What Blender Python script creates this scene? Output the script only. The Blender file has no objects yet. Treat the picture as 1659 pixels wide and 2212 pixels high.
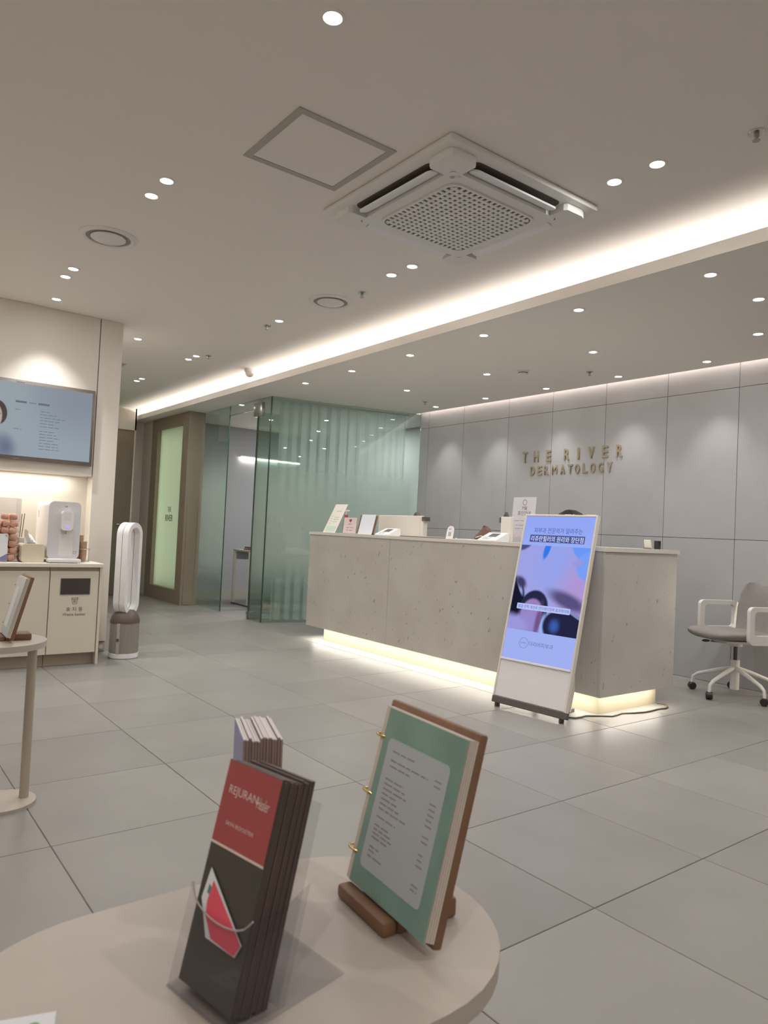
import bpy, bmesh, math, random
from mathutils import Vector, Matrix

RND = random.Random(11)
SC = bpy.context.scene
COL = SC.collection
PI = math.pi

# ------------------------------------------------------------------ camera
CAM_H = 1.0585
YAW, PITCH, ROLL = 0.65239739, 0.02806561, 0.04750126
fwd = Vector((math.sin(YAW) * math.cos(PITCH), math.cos(YAW) * math.cos(PITCH), math.sin(PITCH)))
rgt = Vector((math.cos(YAW), -math.sin(YAW), 0))
upv = rgt.cross(fwd)
r2 = math.cos(ROLL) * rgt + math.sin(ROLL) * upv
u2 = -math.sin(ROLL) * rgt + math.cos(ROLL) * upv
cam_d = bpy.data.cameras.new('camera')
cam = bpy.data.objects.new('camera', cam_d)
COL.objects.link(cam)
cam.matrix_world = Matrix(((r2.x, u2.x, -fwd.x, 0), (r2.y, u2.y, -fwd.y, 0), (r2.z, u2.z, -fwd.z, CAM_H), (0, 0, 0, 1)))
cam_d.sensor_fit = 'HORIZONTAL'
cam_d.sensor_width = 36
cam_d.lens = 36 * 1549.127 / 1659
cam_d.clip_start = 0.05
cam_d.dof.use_dof = True
cam_d.dof.focus_distance = 4.2
cam_d.dof.aperture_fstop = cam_d.lens / 2.4
SC.camera = cam

# ------------------------------------------------------------------ world, exposure, wide lights
world = bpy.data.worlds.new('world')
SC.world = world
world.use_nodes = True
world.node_tree.nodes['Background'].inputs[0].default_value = (1.0, 0.97, 0.93, 1)
world.node_tree.nodes['Background'].inputs[1].default_value = 0.05
SC.view_settings.view_transform = 'Standard'
SC.view_settings.look = 'None'
SC.view_settings.exposure = 0.28
SC.view_settings.gamma = 1.0
SC.view_settings.use_curve_mapping = False
SC.cycles.use_denoising = True
SC.cycles.max_bounces = 10
SC.cycles.diffuse_bounces = 5
SC.cycles.transparent_max_bounces = 24
SC.cycles.sample_clamp_indirect = 4.0
SC.cycles.caustics_reflective = False
SC.cycles.caustics_refractive = False

SPOT_W = 7.0             # each recessed downlight, its beam
WIDE_W = 2.3             # and its wide soft light
COVE_W = 75.0            # the long strip in the ceiling cove
NEUTRAL = (1.0, 0.985, 0.955)
WARM = (1.0, 0.90, 0.82)


def area(name, loc, direction, sx, sy, watts, color=NEUTRAL):
    d = bpy.data.lights.new(name, 'AREA')
    d.shape = 'RECTANGLE'
    d.size, d.size_y, d.energy, d.color = sx, sy, watts, color
    o = bpy.data.objects.new(name, d)
    COL.objects.link(o)
    z = -Vector(direction).normalized()
    y = Vector((0, 1, 0)) if abs(z.y) < 0.9 else Vector((0, 0, 1))
    x = y.cross(z).normalized()
    y = z.cross(x)
    o.matrix_world = Matrix(((x.x, y.x, z.x, loc[0]), (x.y, y.y, z.y, loc[1]), (x.z, y.z, z.z, loc[2]), (0, 0, 0, 1)))
    return o


ZU, ZL = 2.64, 2.50      # waiting-hall ceiling, reception ceiling
area('cove_strip_light', (3.50, 4.4, 2.545), (-0.25, 0, 1), 0.03, 12.2, COVE_W, WARM)
area('side_fill_strip_light', (-1.52, 1.9, 2.545), (0.3, 0, 1), 0.03, 7.6, 42.0, WARM)  # added strip out of view, lifts the light on the hall ceiling
area('wall_slot_light', (5.535, 4.1, 2.60), (0.05, 0, -1), 0.05, 5.0, 9.0, WARM)
area('niche_strip_light', (0.2, 5.93, 1.38), (0, 0, -1), 2.5, 0.03, 7.0, (1.0, 0.93, 0.80))
area('counter_front_strip_light', (3.725, 4.3, 0.120), (0.0, 0, -1), 0.02, 3.2, 9.0, (1.0, 0.95, 0.85))
area('counter_end_strip_light', (4.08, 2.645, 0.120), (0, 0.0, -1), 0.62, 0.02, 1.4, (1.0, 0.95, 0.85))
area('counter_far_strip_light', (3.95, 5.93, 0.120), (0, 0, -1), 0.4, 0.02, 0.8, (1.0, 0.95, 0.85))
area('wall_end_strip_light', (5.52, 2.02, 0.50), (0.15, 0.75, -0.1), 0.03, 0.80, 4.0, (1.0, 0.88, 0.72))
area('door_backlight', (3.735, 9.50, 1.25), (-1, 0, 0), 2.1, 0.8, 4.2, (0.95, 1.0, 0.93))
area('door_edge_backlight', (3.735, 9.89, 1.25), (-1, 0, 0), 2.1, 0.06, 2.0, (0.97, 1.0, 0.88))

# ------------------------------------------------------------------ materials


def lin(c):
    return tuple((v / 255 / 12.92) if v / 255 <= 0.04045 else ((v / 255 + 0.055) / 1.055) ** 2.4 for v in c)


def M(name, col, rough=0.5, metal=0.0, noise=None, bump=None, spec=0.5, emit=None, rnd=None):
    """plain procedural material; noise=(scale, amount), bump=(scale, strength), emit=(colour, strength)"""
    m = bpy.data.materials.new(name)
    m.use_nodes = True
    nt = m.node_tree
    b = nt.nodes['Principled BSDF']
    c = lin(col)
    b.inputs['Base Color'].default_value = (*c, 1)
    b.inputs['Roughness'].default_value = rough
    b.inputs['Metallic'].default_value = metal
    b.inputs['Specular IOR Level'].default_value = spec
    if emit:
        b.inputs['Emission Color'].default_value = (*lin(emit[0]), 1)
        b.inputs['Emission Strength'].default_value = emit[1]
    if noise or bump:
        tc = nt.nodes.new('ShaderNodeTexCoord')
    if noise:
        n = nt.nodes.new('ShaderNodeTexNoise')
        n.inputs['Scale'].default_value = noise[0]
        n.inputs['Detail'].default_value = 6
        nt.links.new(tc.outputs['Object'], n.inputs['Vector'])
        mr = nt.nodes.new('ShaderNodeMapRange')
        mr.inputs[1].default_value, mr.inputs[2].default_value = 0.3, 0.7
        mr.inputs[3].default_value, mr.inputs[4].default_value = 1 - noise[1], 1 + noise[1]
        nt.links.new(n.outputs['Fac'], mr.inputs[0])
        val = mr.outputs[0]
        if rnd:
            oi = nt.nodes.new('ShaderNodeObjectInfo')
            mr2 = nt.nodes.new('ShaderNodeMapRange')
            mr2.inputs[3].default_value, mr2.inputs[4].default_value = 1 - rnd, 1 + rnd
            nt.links.new(oi.outputs['Random'], mr2.inputs[0])
            mm = nt.nodes.new('ShaderNodeMath')
            mm.operation = 'MULTIPLY'
            nt.links.new(val, mm.inputs[0])
            nt.links.new(mr2.outputs[0], mm.inputs[1])
            val = mm.outputs[0]
            ad = nt.nodes.new('ShaderNodeVectorMath')
            ml = nt.nodes.new('ShaderNodeMath')
            ml.operation = 'MULTIPLY'
            ml.inputs[1].default_value = 50
            nt.links.new(oi.outputs['Random'], ml.inputs[0])
            nt.links.new(tc.outputs['Object'], ad.inputs[0])
            nt.links.new(ml.outputs[0], ad.inputs[1])
            nt.links.new(ad.outputs[0], n.inputs['Vector'])
        vm = nt.nodes.new('ShaderNodeVectorMath')
        vm.operation = 'SCALE'
        vm.inputs[0].default_value = c
        nt.links.new(val, vm.inputs['Scale'])
        nt.links.new(vm.outputs[0], b.inputs['Base Color'])
    if bump:
        n2 = nt.nodes.new('ShaderNodeTexNoise')
        n2.inputs['Scale'].default_value = bump[0]
        nt.links.new(tc.outputs['Object'], n2.inputs['Vector'])
        bp = nt.nodes.new('ShaderNodeBump')
        bp.inputs['Strength'].default_value = bump[1]
        bp.inputs['Distance'].default_value = 0.002
        nt.links.new(n2.outputs['Fac'], bp.inputs['Height'])
        nt.links.new(bp.outputs[0], b.inputs['Normal'])
    return m


def glow(name, col, strength):
    m = bpy.data.materials.new(name)
    m.use_nodes = True
    nt = m.node_tree
    nt.nodes.clear()
    e = nt.nodes.new('ShaderNodeEmission')
    o = nt.nodes.new('ShaderNodeOutputMaterial')
    e.inputs[0].default_value = (*lin(col), 1)
    e.inputs[1].default_value = strength
    nt.links.new(e.outputs[0], o.inputs[0])
    return m


def glass(name, tint=(226, 242, 236), ior=1.45, film=None):
    """thin clear sheet: fresnel reflection over a tinted see-through; film=(colour, z0, z1, z2, z3, most) frosts a height band"""
    m = bpy.data.materials.new(name)
    m.use_nodes = True
    nt = m.node_tree
    nt.nodes.clear()
    N, L = nt.nodes.new, nt.links.new
    out = N('ShaderNodeOutputMaterial')
    tr = N('ShaderNodeBsdfTransparent')
    tr.inputs[0].default_value = (*lin(tint), 1)
    base = tr.outputs[0]
    if film:
        col, z0, z1, z2, z3, most = film
        df = N('ShaderNodeBsdfDiffuse')
        df.inputs[0].default_value = (*lin(col), 1)
        tl = N('ShaderNodeBsdfTranslucent')
        tl.inputs[0].default_value = (*lin(col), 1)
        mx = N('ShaderNodeMixShader')
        mx.inputs[0].default_value = 0.45
        L(df.outputs[0], mx.inputs[1])
        L(tl.outputs[0], mx.inputs[2])
        g = N('ShaderNodeNewGeometry')
        sx = N('ShaderNodeSeparateXYZ')
        L(g.outputs['Position'], sx.inputs[0])
        a, b = N('ShaderNodeMapRange'), N('ShaderNodeMapRange')
        for r, p, q, s, t in ((a, z0, z1, 0, 1), (b, z2, z3, 1, 0)):
            r.interpolation_type = 'SMOOTHSTEP'
            r.inputs[1].default_value, r.inputs[2].default_value = p, q
            r.inputs[3].default_value, r.inputs[4].default_value = s, t
            L(sx.outputs['Z'], r.inputs[0])
        mu, mu2 = N('ShaderNodeMath'), N('ShaderNodeMath')
        mu.operation = mu2.operation = 'MULTIPLY'
        mu2.inputs[1].default_value = most
        L(a.outputs[0], mu.inputs[0])
        L(b.outputs[0], mu.inputs[1])
        L(mu.outputs[0], mu2.inputs[0])
        fm = N('ShaderNodeMixShader')
        L(mu2.outputs[0], fm.inputs[0])
        L(tr.outputs[0], fm.inputs[1])
        L(mx.outputs[0], fm.inputs[2])
        base = fm.outputs[0]
    if ior:
        gl = N('ShaderNodeBsdfGlossy')
        gl.inputs['Roughness'].default_value = 0.0
        fr = N('ShaderNodeFresnel')
        fr.inputs[0].default_value = ior
        ms = N('ShaderNodeMixShader')
        gg, iv, mf = N('ShaderNodeNewGeometry'), N('ShaderNodeMath'), N('ShaderNodeMath')
        iv.operation, mf.operation = 'SUBTRACT', 'MULTIPLY'
        iv.inputs[0].default_value = 1.0
        L(gg.outputs['Backfacing'], iv.inputs[1])
        L(fr.outputs[0], mf.inputs[0])
        L(iv.outputs[0], mf.inputs[1])
        L(mf.outputs[0], ms.inputs[0])
        L(base, ms.inputs[1])
        L(gl.outputs[0], ms.inputs[2])
        base = ms.outputs[0]
    L(base, out.inputs[0])
    return m


def sheer(name, col, clear, transl=0.5):
    m = bpy.data.materials.new(name)
    m.use_nodes = True
    nt = m.node_tree
    nt.nodes.clear()
    N, L = nt.nodes.new, nt.links.new
    out, tr, df, tl, a, b = (N('ShaderNodeOutputMaterial'), N('ShaderNodeBsdfTransparent'), N('ShaderNodeBsdfDiffuse'),
                             N('ShaderNodeBsdfTranslucent'), N('ShaderNodeMixShader'), N('ShaderNodeMixShader'))
    df.inputs[0].default_value = tl.inputs[0].default_value = (*lin(col), 1)
    a.inputs[0].default_value = transl
    L(df.outputs[0], a.inputs[1])
    L(tl.outputs[0], a.inputs[2])
    b.inputs[0].default_value = clear
    L(a.outputs[0], b.inputs[1])
    L(tr.outputs[0], b.inputs[2])
    L(b.outputs[0], out.inputs[0])
    return m


def screen(name, base, blobs, strength):
    """a lit display: soft ellipses (cx, cy, rx, ry, degrees, softness, colour) over a base colour, in metres on the panel"""
    m = bpy.data.materials.new(name)
    m.use_nodes = True
    nt = m.node_tree
    nt.nodes.clear()
    N, L = nt.nodes.new, nt.links.new
    out, em, tc = N('ShaderNodeOutputMaterial'), N('ShaderNodeEmission'), N('ShaderNodeTexCoord')
    em.inputs[1].default_value = strength
    rgb = N('ShaderNodeRGB')
    rgb.outputs[0].default_value = (*lin(base), 1)
    cur = rgb.outputs[0]
    for cx, cy, rx, ry, deg, soft, col in blobs:
        mp = N('ShaderNodeMapping')
        mp.vector_type = 'TEXTURE'
        mp.inputs['Location'].default_value = (cx, cy, 0)
        mp.inputs['Rotation'].default_value = (0, 0, math.radians(deg))
        mp.inputs['Scale'].default_value = (rx, ry, 1000)
        L(tc.outputs['Object'], mp.inputs[0])
        ln = N('ShaderNodeVectorMath')
        ln.operation = 'LENGTH'
        L(mp.outputs[0], ln.inputs[0])
        mr = N('ShaderNodeMapRange')
        mr.interpolation_type = 'SMOOTHSTEP'
        mr.inputs[1].default_value, mr.inputs[2].default_value = 1 - soft, 1 + soft
        mr.inputs[3].default_value, mr.inputs[4].default_value = 1, 0
        L(ln.outputs['Value'], mr.inputs[0])
        mx = N('ShaderNodeMix')
        mx.data_type = 'RGBA'
        L(mr.outputs[0], mx.inputs[0])
        L(cur, mx.inputs[6])
        mx.inputs[7].default_value = (*lin(col), 1)
        cur = mx.outputs[2]
    L(cur, em.inputs[0])
    L(em.outputs[0], out.inputs[0])
    return m


def marble_mat():
    m = M('marble', (214, 205, 195), 0.35)
    nt = m.node_tree
    N, L = nt.nodes.new, nt.links.new
    b = nt.nodes['Principled BSDF']
    g = N('ShaderNodeNewGeometry')
    d = Vector((0.45, -0.45, 0.77)).normalized()
    e1 = Vector((1, 1, 0)).normalized()
    cb_ = N('ShaderNodeCombineXYZ')
    for i, (v, k) in enumerate(((d, 3.6), (e1, 42.0), (d.cross(e1), 42.0))):
        dt = N('ShaderNodeVectorMath')
        dt.operation = 'DOT_PRODUCT'
        dt.inputs[1].default_value = v * k
        L(g.outputs['Position'], dt.inputs[0])
        L(dt.outputs['Value'], cb_.inputs[i])
    mp = cb_
    n = N('ShaderNodeTexNoise')
    n.inputs['Scale'].default_value = 1.0
    n.inputs['Detail'].default_value = 2
    n.inputs['Roughness'].default_value = 0.5
    L(mp.outputs[0], n.inputs[0])
    mr = N('ShaderNodeMapRange')
    mr.inputs[1].default_value, mr.inputs[2].default_value = 0.68, 0.74
    mr.inputs[3].default_value, mr.inputs[4].default_value = 0, 0.6
    L(n.outputs['Fac'], mr.inputs[0])
    n2 = N('ShaderNodeTexNoise')
    n2.inputs['Scale'].default_value = 3.0
    n2.inputs['Detail'].default_value = 5
    L(g.outputs['Position'], n2.inputs[0])
    mr2 = N('ShaderNodeMapRange')
    mr2.inputs[1].default_value, mr2.inputs[2].default_value = 0.35, 0.7
    L(n2.outputs['Fac'], mr2.inputs[0])
    m1, m2 = N('ShaderNodeMix'), N('ShaderNodeMix')
    m1.data_type = m2.data_type = 'RGBA'
    m1.inputs[6].default_value = (*lin((203, 199, 194)), 1)
    m1.inputs[7].default_value = (*lin((192, 187, 180)), 1)
    m2.inputs[7].default_value = (*lin((104, 96, 88)), 1)
    L(mr2.outputs[0], m1.inputs[0])
    L(m1.outputs[2], m2.inputs[6])
    L(mr.outputs[0], m2.inputs[0])
    L(m2.outputs[2], b.inputs['Base Color'])
    return m


MT = dict(
    ceiling=M('ceiling_paint', (236, 231, 225), 0.9),
    wall=M('wall_laminate', (220, 214, 205), 0.6, noise=(2, 0.015)),
    grey_wall=M('grey_wall_paint', (168, 168, 171), 0.8),
    panel=M('stone_panel', (179, 178, 180), 0.55, noise=(5, 0.03), rnd=0.015),
    joint=M('dark_joint', (95, 88, 80), 0.9),
    tile=M('porcelain_tile', (144, 141, 137), 0.38, noise=(2.2, 0.08), rnd=0.06, spec=0.35),
    grout=M('grout', (150, 142, 132), 0.9),
    marble=marble_mat(),
    slab=M('counter_slab', (226, 220, 212), 0.3),
    plinth=M('plinth_laminate', (176, 165, 142), 0.5),
    door_wood=M('taupe_wood', (150, 138, 122), 0.55, noise=(6, 0.04)),
    dark_door=M('dark_taupe', (128, 116, 104), 0.5),
    cabinet=M('cabinet_laminate', (214, 206, 192), 0.5),
    toe=M('toe_kick', (168, 158, 142), 0.6),
    hole=M('bin_hole', (62, 52, 48), 0.6),
    white=M('white_plastic', (236, 234, 236), 0.35),
    offwhite=M('off_white', (228, 222, 212), 0.5),
    warmwhite=M('table_laminate', (186, 176, 167), 0.45, noise=(3, 0.01)),
    ivory=M('ivory_plastic', (214, 203, 182), 0.5),
    ac=M('appliance_white', (226, 224, 221), 0.45),
    grille_dark=M('grille_dark', (96, 88, 83), 0.8),
    throat=M('vent_throat', (156, 148, 140), 0.7),
    slot=M('slot_dark', (88, 78, 70), 0.7),
    frame_grey=M('hatch_frame', (176, 172, 162), 0.6),
    chrome=M('brushed_metal', (200, 198, 195), 0.25, 1.0),
    gold=M('brass', (214, 184, 112), 0.25, 1.0),
    sign=M('bronze_letters', (158, 144, 122), 0.5, 0.0),
    black=M('black_plastic', (42, 38, 36), 0.4),
    darkgrey=M('dark_grey_plastic', (92, 86, 84), 0.5),
    bezel=M('tv_bezel', (104, 96, 90), 0.35),
    ink=M('dark_ink', (92, 84, 78), 0.8),
    ink_light=M('pale_ink', (150, 142, 138), 0.8),
    mesh_grey=M('mesh_grey', (148, 142, 136), 0.6, 0.2),
    shoulder=M('purifier_shoulder', (96, 84, 78), 0.4),
    fabric=M('grey_fabric', (142, 136, 132), 0.9, noise=(60, 0.05)),
    chairwhite=M('chair_white', (226, 222, 218), 0.4),
    walnut=M('walnut', (126, 92, 70), 0.5, noise=(14, 0.12)),
    page=M('page_cream', (214, 204, 194), 0.6),
    paper=M('paper', (228, 230, 234), 0.6),
    green=M('green_marble_print', (128, 162, 150), 0.35, noise=(16, 0.14)),
    sheetprint=M('grey_print', (188, 196, 202), 0.3),
    brochure=M('brochure_dark', (84, 70, 66), 0.45),
    brochure_in=M('brochure_black', (70, 64, 60), 0.4),
    red=M('brochure_red', (160, 74, 76), 0.35),
    silver=M('silver_print', (222, 204, 200), 0.4),
    rose=M('dull_rose_print', (140, 84, 74), 0.5),
    pages=M('paper_edges', (150, 128, 122), 0.8),
    lilac=M('lilac_print', (148, 150, 190), 0.5),
    pages_top=M('page_ends', (224, 216, 218), 0.8),
    pink=M('pink_print', (222, 84, 104), 0.5),
    teal=M('teal_print', (70, 140, 138), 0.5),
    leafgreen=M('green_print', (122, 178, 112), 0.6),
    kraft=M('kraft_cup', (176, 148, 122), 0.8),
    orange=M('orange_wrapper', (246, 194, 168), 0.35, noise=(30, 0.22), rnd=0.15),
    purple=M('purple_print', (124, 116, 160), 0.5),
    blush=M('blush_card', (226, 206, 206), 0.5),
    pump_red=M('pump_red', (170, 74, 82), 0.4),
    brown=M('brown_leather', (110, 84, 72), 0.6),
    cable=M('cable_rubber', (104, 94, 80), 0.6),
    reed=M('reed', (88, 72, 58), 0.8),
    gas=M('gas_lift', (92, 80, 72), 0.4, 0.4),
    acrylic=glass('clear_acrylic', (246, 246, 247), 1.42),
    pane=glass('green_glass', (246, 249, 247), 1.85),
    film=glass('frost_film', (240, 246, 243), None, ((232, 238, 235), 0.30, 0.80, 1.15, 2.05, 0.80)),
    glass_edge=M('glass_edge', (58, 84, 76), 0.2),
    curtain=sheer('sheer_curtain', (232, 236, 234), 0.30),
    frosted=sheer('frosted_door_glass', (224, 232, 216), 0.0, 0.7),
    tissue=M('tissue', (244, 244, 248), 0.9),
    lens=glow('lamp_lens', (255, 252, 244), 14.0),
    lamp_line=glow('lamp_line', (255, 250, 240), 16.0),
    blue_led=glow('blue_led', (110, 90, 255), 3.0),
)

# ------------------------------------------------------------------ mesh helpers


class B:
    def __init__(self):
        self.bm = bmesh.new()

    def box(self, x0, y0, z0, x1, y1, z1, bev=0.0, seg=2):
        v = [self.bm.verts.new(p) for p in ((x0, y0, z0), (x1, y0, z0), (x1, y1, z0), (x0, y1, z0),
                                            (x0, y0, z1), (x1, y0, z1), (x1, y1, z1), (x0, y1, z1))]
        fs = [self.bm.faces.new([v[i] for i in f]) for f in ((3, 2, 1, 0), (4, 5, 6, 7), (0, 1, 5, 4), (1, 2, 6, 5), (2, 3, 7, 6), (3, 0, 4, 7))]
        if bev:
            es = list({e for f in fs for e in f.edges})
            bmesh.ops.bevel(self.bm, geom=es, offset=bev, segments=seg, affect='EDGES', profile=0.5)
        return self

    def prism(self, poly, z0, z1):
        a = [self.bm.verts.new((p[0], p[1], z0)) for p in poly]
        b = [self.bm.verts.new((p[0], p[1], z1)) for p in poly]
        n = len(poly)
        self.bm.faces.new(a[::-1])
        self.bm.faces.new(b)
        for i in range(n):
            self.bm.faces.new((a[i], a[(i + 1) % n], b[(i + 1) % n], b[i]))
        return self

    def ringprism(self, outer, inner, z0, z1):
        n = len(outer)
        q = [[self.bm.verts.new((p[0], p[1], z)) for p in pl] for pl, z in ((outer, z0), (inner, z0), (outer, z1), (inner, z1))]
        for i in range(n):
            j = (i + 1) % n
            self.bm.faces.new((q[0][j], q[0][i], q[1][i], q[1][j]))
            self.bm.faces.new((q[2][i], q[2][j], q[3][j], q[3][i]))
            self.bm.faces.new((q[0][i], q[0][j], q[2][j], q[2][i]))
            self.bm.faces.new((q[1][j], q[1][i], q[3][i], q[3][j]))
        return self

    def lathe(self, prof, c=(0, 0, 0), n=32, close=False):
        rows = []
        for r, z in prof:
            if r < 1e-6:
                rows.append([self.bm.verts.new((c[0], c[1], c[2] + z))])
            else:
                rows.append([self.bm.verts.new((c[0] + r * math.cos(2 * PI * k / n), c[1] + r * math.sin(2 * PI * k / n), c[2] + z)) for k in range(n)])
        pairs = list(zip(rows, rows[1:])) + ([(rows[-1], rows[0])] if close else [])
        for a, b in pairs:
            for k in range(n):
                l = (k + 1) % n
                if len(a) == 1 and len(b) == 1:
                    continue
                if len(a) == 1:
                    self.bm.faces.new((a[0], b[l], b[k]))
                elif len(b) == 1:
                    self.bm.faces.new((a[k], a[l], b[0]))
                else:
                    self.bm.faces.new((a[k], a[l], b[l], b[k]))
        return self

    def tube(self, pts, r, n=8, cyc=False):
        pts = [Vector(p) for p in pts]
        m = len(pts)
        rs = r if isinstance(r, (list, tuple)) else [r] * m
        rows = []
        prev = None
        for i, p in enumerate(pts):
            if cyc:
                t = (pts[(i + 1) % m] - pts[i - 1]).normalized()
            else:
                t = (pts[min(i + 1, m - 1)] - pts[max(i - 1, 0)]).normalized()
            if prev is None:
                a = Vector((0, 0, 1)) if abs(t.z) < 0.9 else Vector((1, 0, 0))
                x = a.cross(t).normalized()
            else:
                x = (prev - t * prev.dot(t)).normalized()
            prev = x
            y = t.cross(x)
            rows.append([self.bm.verts.new(p + rs[i] * (math.cos(2 * PI * k / n) * x + math.sin(2 * PI * k / n) * y)) for k in range(n)])
        rng = range(m) if cyc else range(m - 1)
        for i in rng:
            a, b = rows[i], rows[(i + 1) % m]
            for k in range(n):
                l = (k + 1) % n
                self.bm.faces.new((a[k], a[l], b[l], b[k]))
        if not cyc:
            self.bm.faces.new(rows[0][::-1])
            self.bm.faces.new(rows[-1])
        return self

    def loft(self, rows, cap=True):
        vs = [[self.bm.verts.new(p) for p in r] for r in rows]
        n = len(vs[0])
        for a, b in zip(vs, vs[1:]):
            for k in range(n):
                l = (k + 1) % n
                self.bm.faces.new((a[k], a[l], b[l], b[k]))
        if cap:
            self.bm.faces.new(vs[0][::-1])
            self.bm.faces.new(vs[-1])
        return self

    def sheet(self, rows):
        vs = [[self.bm.verts.new(p) for p in r] for r in rows]
        for a, b in zip(vs, vs[1:]):
            for k in range(len(a) - 1):
                self.bm.faces.new((a[k], a[k + 1], b[k + 1], b[k]))
        return self

    def ball(self, c, rx, ry=None, rz=None, n=16):
        ry, rz = ry or rx, rz or rx
        k0 = len(self.bm.verts)
        m = n // 2
        self.lathe([(math.sin(PI * i / m), -math.cos(PI * i / m)) for i in range(m + 1)], n=n)
        self.bm.verts.ensure_lookup_table()
        for v in list(self.bm.verts)[k0:]:
            v.co = Vector((c[0] + v.co.x * rx, c[1] + v.co.y * ry, c[2] + v.co.z * rz))
        return self

    def xf(self, mtx):
        bmesh.ops.transform(self.bm, matrix=mtx, verts=list(self.bm.verts))
        return self

    def mesh(self, name, smooth=True, ang=35):
        bmesh.ops.recalc_face_normals(self.bm, faces=list(self.bm.faces))
        me = bpy.data.meshes.new(name)
        self.bm.to_mesh(me)
        self.bm.free()
        if smooth:
            for p in me.polygons:
                p.use_smooth = True
            me.set_sharp_from_angle(angle=math.radians(ang))
        return me


def link(name, me, mat, parent=None, mtx=None):
    o = bpy.data.objects.new(name, me)
    COL.objects.link(o)
    if mat is not None and me is not None and not me.materials:
        me.materials.append(mat)
    if parent is not None:
        o.parent = parent
    if mtx is not None:
        o.matrix_local = mtx
    return o


def P(name, b, mat, parent=None, mtx=None, smooth=True, ang=35):
    return link(name, b.mesh(name, smooth, ang), MT[mat] if isinstance(mat, str) else mat, parent, mtx)


def tag(o, label, cat, group=None):
    o['label'] = label
    o['category'] = cat
    if group:
        o['group'] = group
    return o


def thing(name, label, cat, loc=(0, 0, 0), rot=0.0, group=None, mtx=None):
    o = bpy.data.objects.new(name, None)
    COL.objects.link(o)
    o.empty_display_size = 0.05
    if mtx is not None:
        o.matrix_local = mtx
    else:
        o.location = loc
        o.rotation_euler = (0, 0, rot)
    return tag(o, label, cat, group)


def struct(name, b, mat, parent=None, label=None, mtx=None):
    o = P(name, b, mat, parent, mtx)
    if parent is None:
        o['kind'] = 'structure'
        if label:
            o['label'] = label
    return o


def dup(root, mtx, label=None, group=None):
    r = root.copy()
    COL.objects.link(r)
    r.matrix_local = mtx
    if label:
        r['label'] = label
    if group:
        r['group'] = group
    for ch in list(root.children):
        c = ch.copy()
        COL.objects.link(c)
        c.parent = r
        for g in ch.children:
            d = g.copy()
            COL.objects.link(d)
            d.parent = c
    return r


def fr(p, a, l=0.0):
    """frame on a (leaning) upright face: x to the viewer's right, y up the face, z towards the viewer"""
    u = Vector((math.cos(a), math.sin(a), 0))
    n = Vector((-math.sin(a), math.cos(a), 0))
    t = math.cos(l) * Vector((0, 0, 1)) + math.sin(l) * n
    w = u.cross(t)
    return Matrix(((u.x, t.x, w.x, p[0]), (u.y, t.y, w.y, p[1]), (u.z, t.z, w.z, p[2]), (0, 0, 0, 1)))


def T(x, y, z):
    return Matrix.Translation((x, y, z))


def text_mesh(body, x, y, w=None, h=None, z=0.0, depth=0.0, align='L', shear=0.0, spacing=1.0, bold=0.0):
    c = bpy.data.curves.new('t', 'FONT')
    c.body = body
    c.extrude = depth / 2 if depth else 0.0
    c.shear = shear
    c.space_character = spacing
    c.resolution_u = 3
    c.offset = bold
    o = bpy.data.objects.new('t', c)
    COL.objects.link(o)
    me = bpy.data.meshes.new_from_object(o.evaluated_get(bpy.context.evaluated_depsgraph_get()))
    bpy.data.objects.remove(o)
    bpy.data.curves.remove(c)
    xs = [v.co.x for v in me.vertices]
    ys = [v.co.y for v in me.vertices]
    x0, x1, y0, y1 = min(xs), max(xs), min(ys), max(ys)
    sy = (h / (y1 - y0)) if h else (w / (x1 - x0))
    sx = (w / (x1 - x0)) if w else sy
    dx = 0 if align == 'L' else (x1 - x0) * sx / 2
    for v in me.vertices:
        v.co = (x + (v.co.x - x0) * sx - dx, y + (v.co.y - y0) * sy, z + (v.co.z * 1.0))
    me.name = 'lettering'
    return me


def text(name, body, mat, parent, mtx=None, **k):
    return link(name, text_mesh(body, **k), MT[mat] if isinstance(mat, str) else mat, parent, mtx)


def rrect(x0, y0, x1, y1, r, n=6):
    pts = []
    for cx, cy, a0 in ((x1 - r, y1 - r, 0), (x0 + r, y1 - r, 90), (x0 + r, y0 + r, 180), (x1 - r, y0 + r, 270)):
        for i in range(n + 1):
            a = math.radians(a0 + 90 * i / n)
            pts.append((cx + r * math.cos(a), cy + r * math.sin(a)))
    return pts


def capsule(x0, x1, y, r, n=20):
    return [(x1 + r * math.cos(-PI / 2 + PI * i / n), y + r * math.sin(-PI / 2 + PI * i / n)) for i in range(n + 1)] + \
           [(x0 + r * math.cos(PI / 2 + PI * i / n), y + r * math.sin(PI / 2 + PI * i / n)) for i in range(n + 1)]


def scribble(rows, z=0.0004, t=0.0009):
    """rows of broken fine lines that stand for print too small to read: (x0, x1, y)"""
    b = B()
    for x0, x1, y in rows:
        x = x0
        while x < x1:
            e = min(x1, x + RND.uniform(0.004, 0.012) * max(1.0, t / 0.0009))
            b.box(x, y - t / 2, 0, e, y + t / 2, z)
            x = e + 0.0018 * max(1.0, t / 0.0009)
    return b


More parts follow.
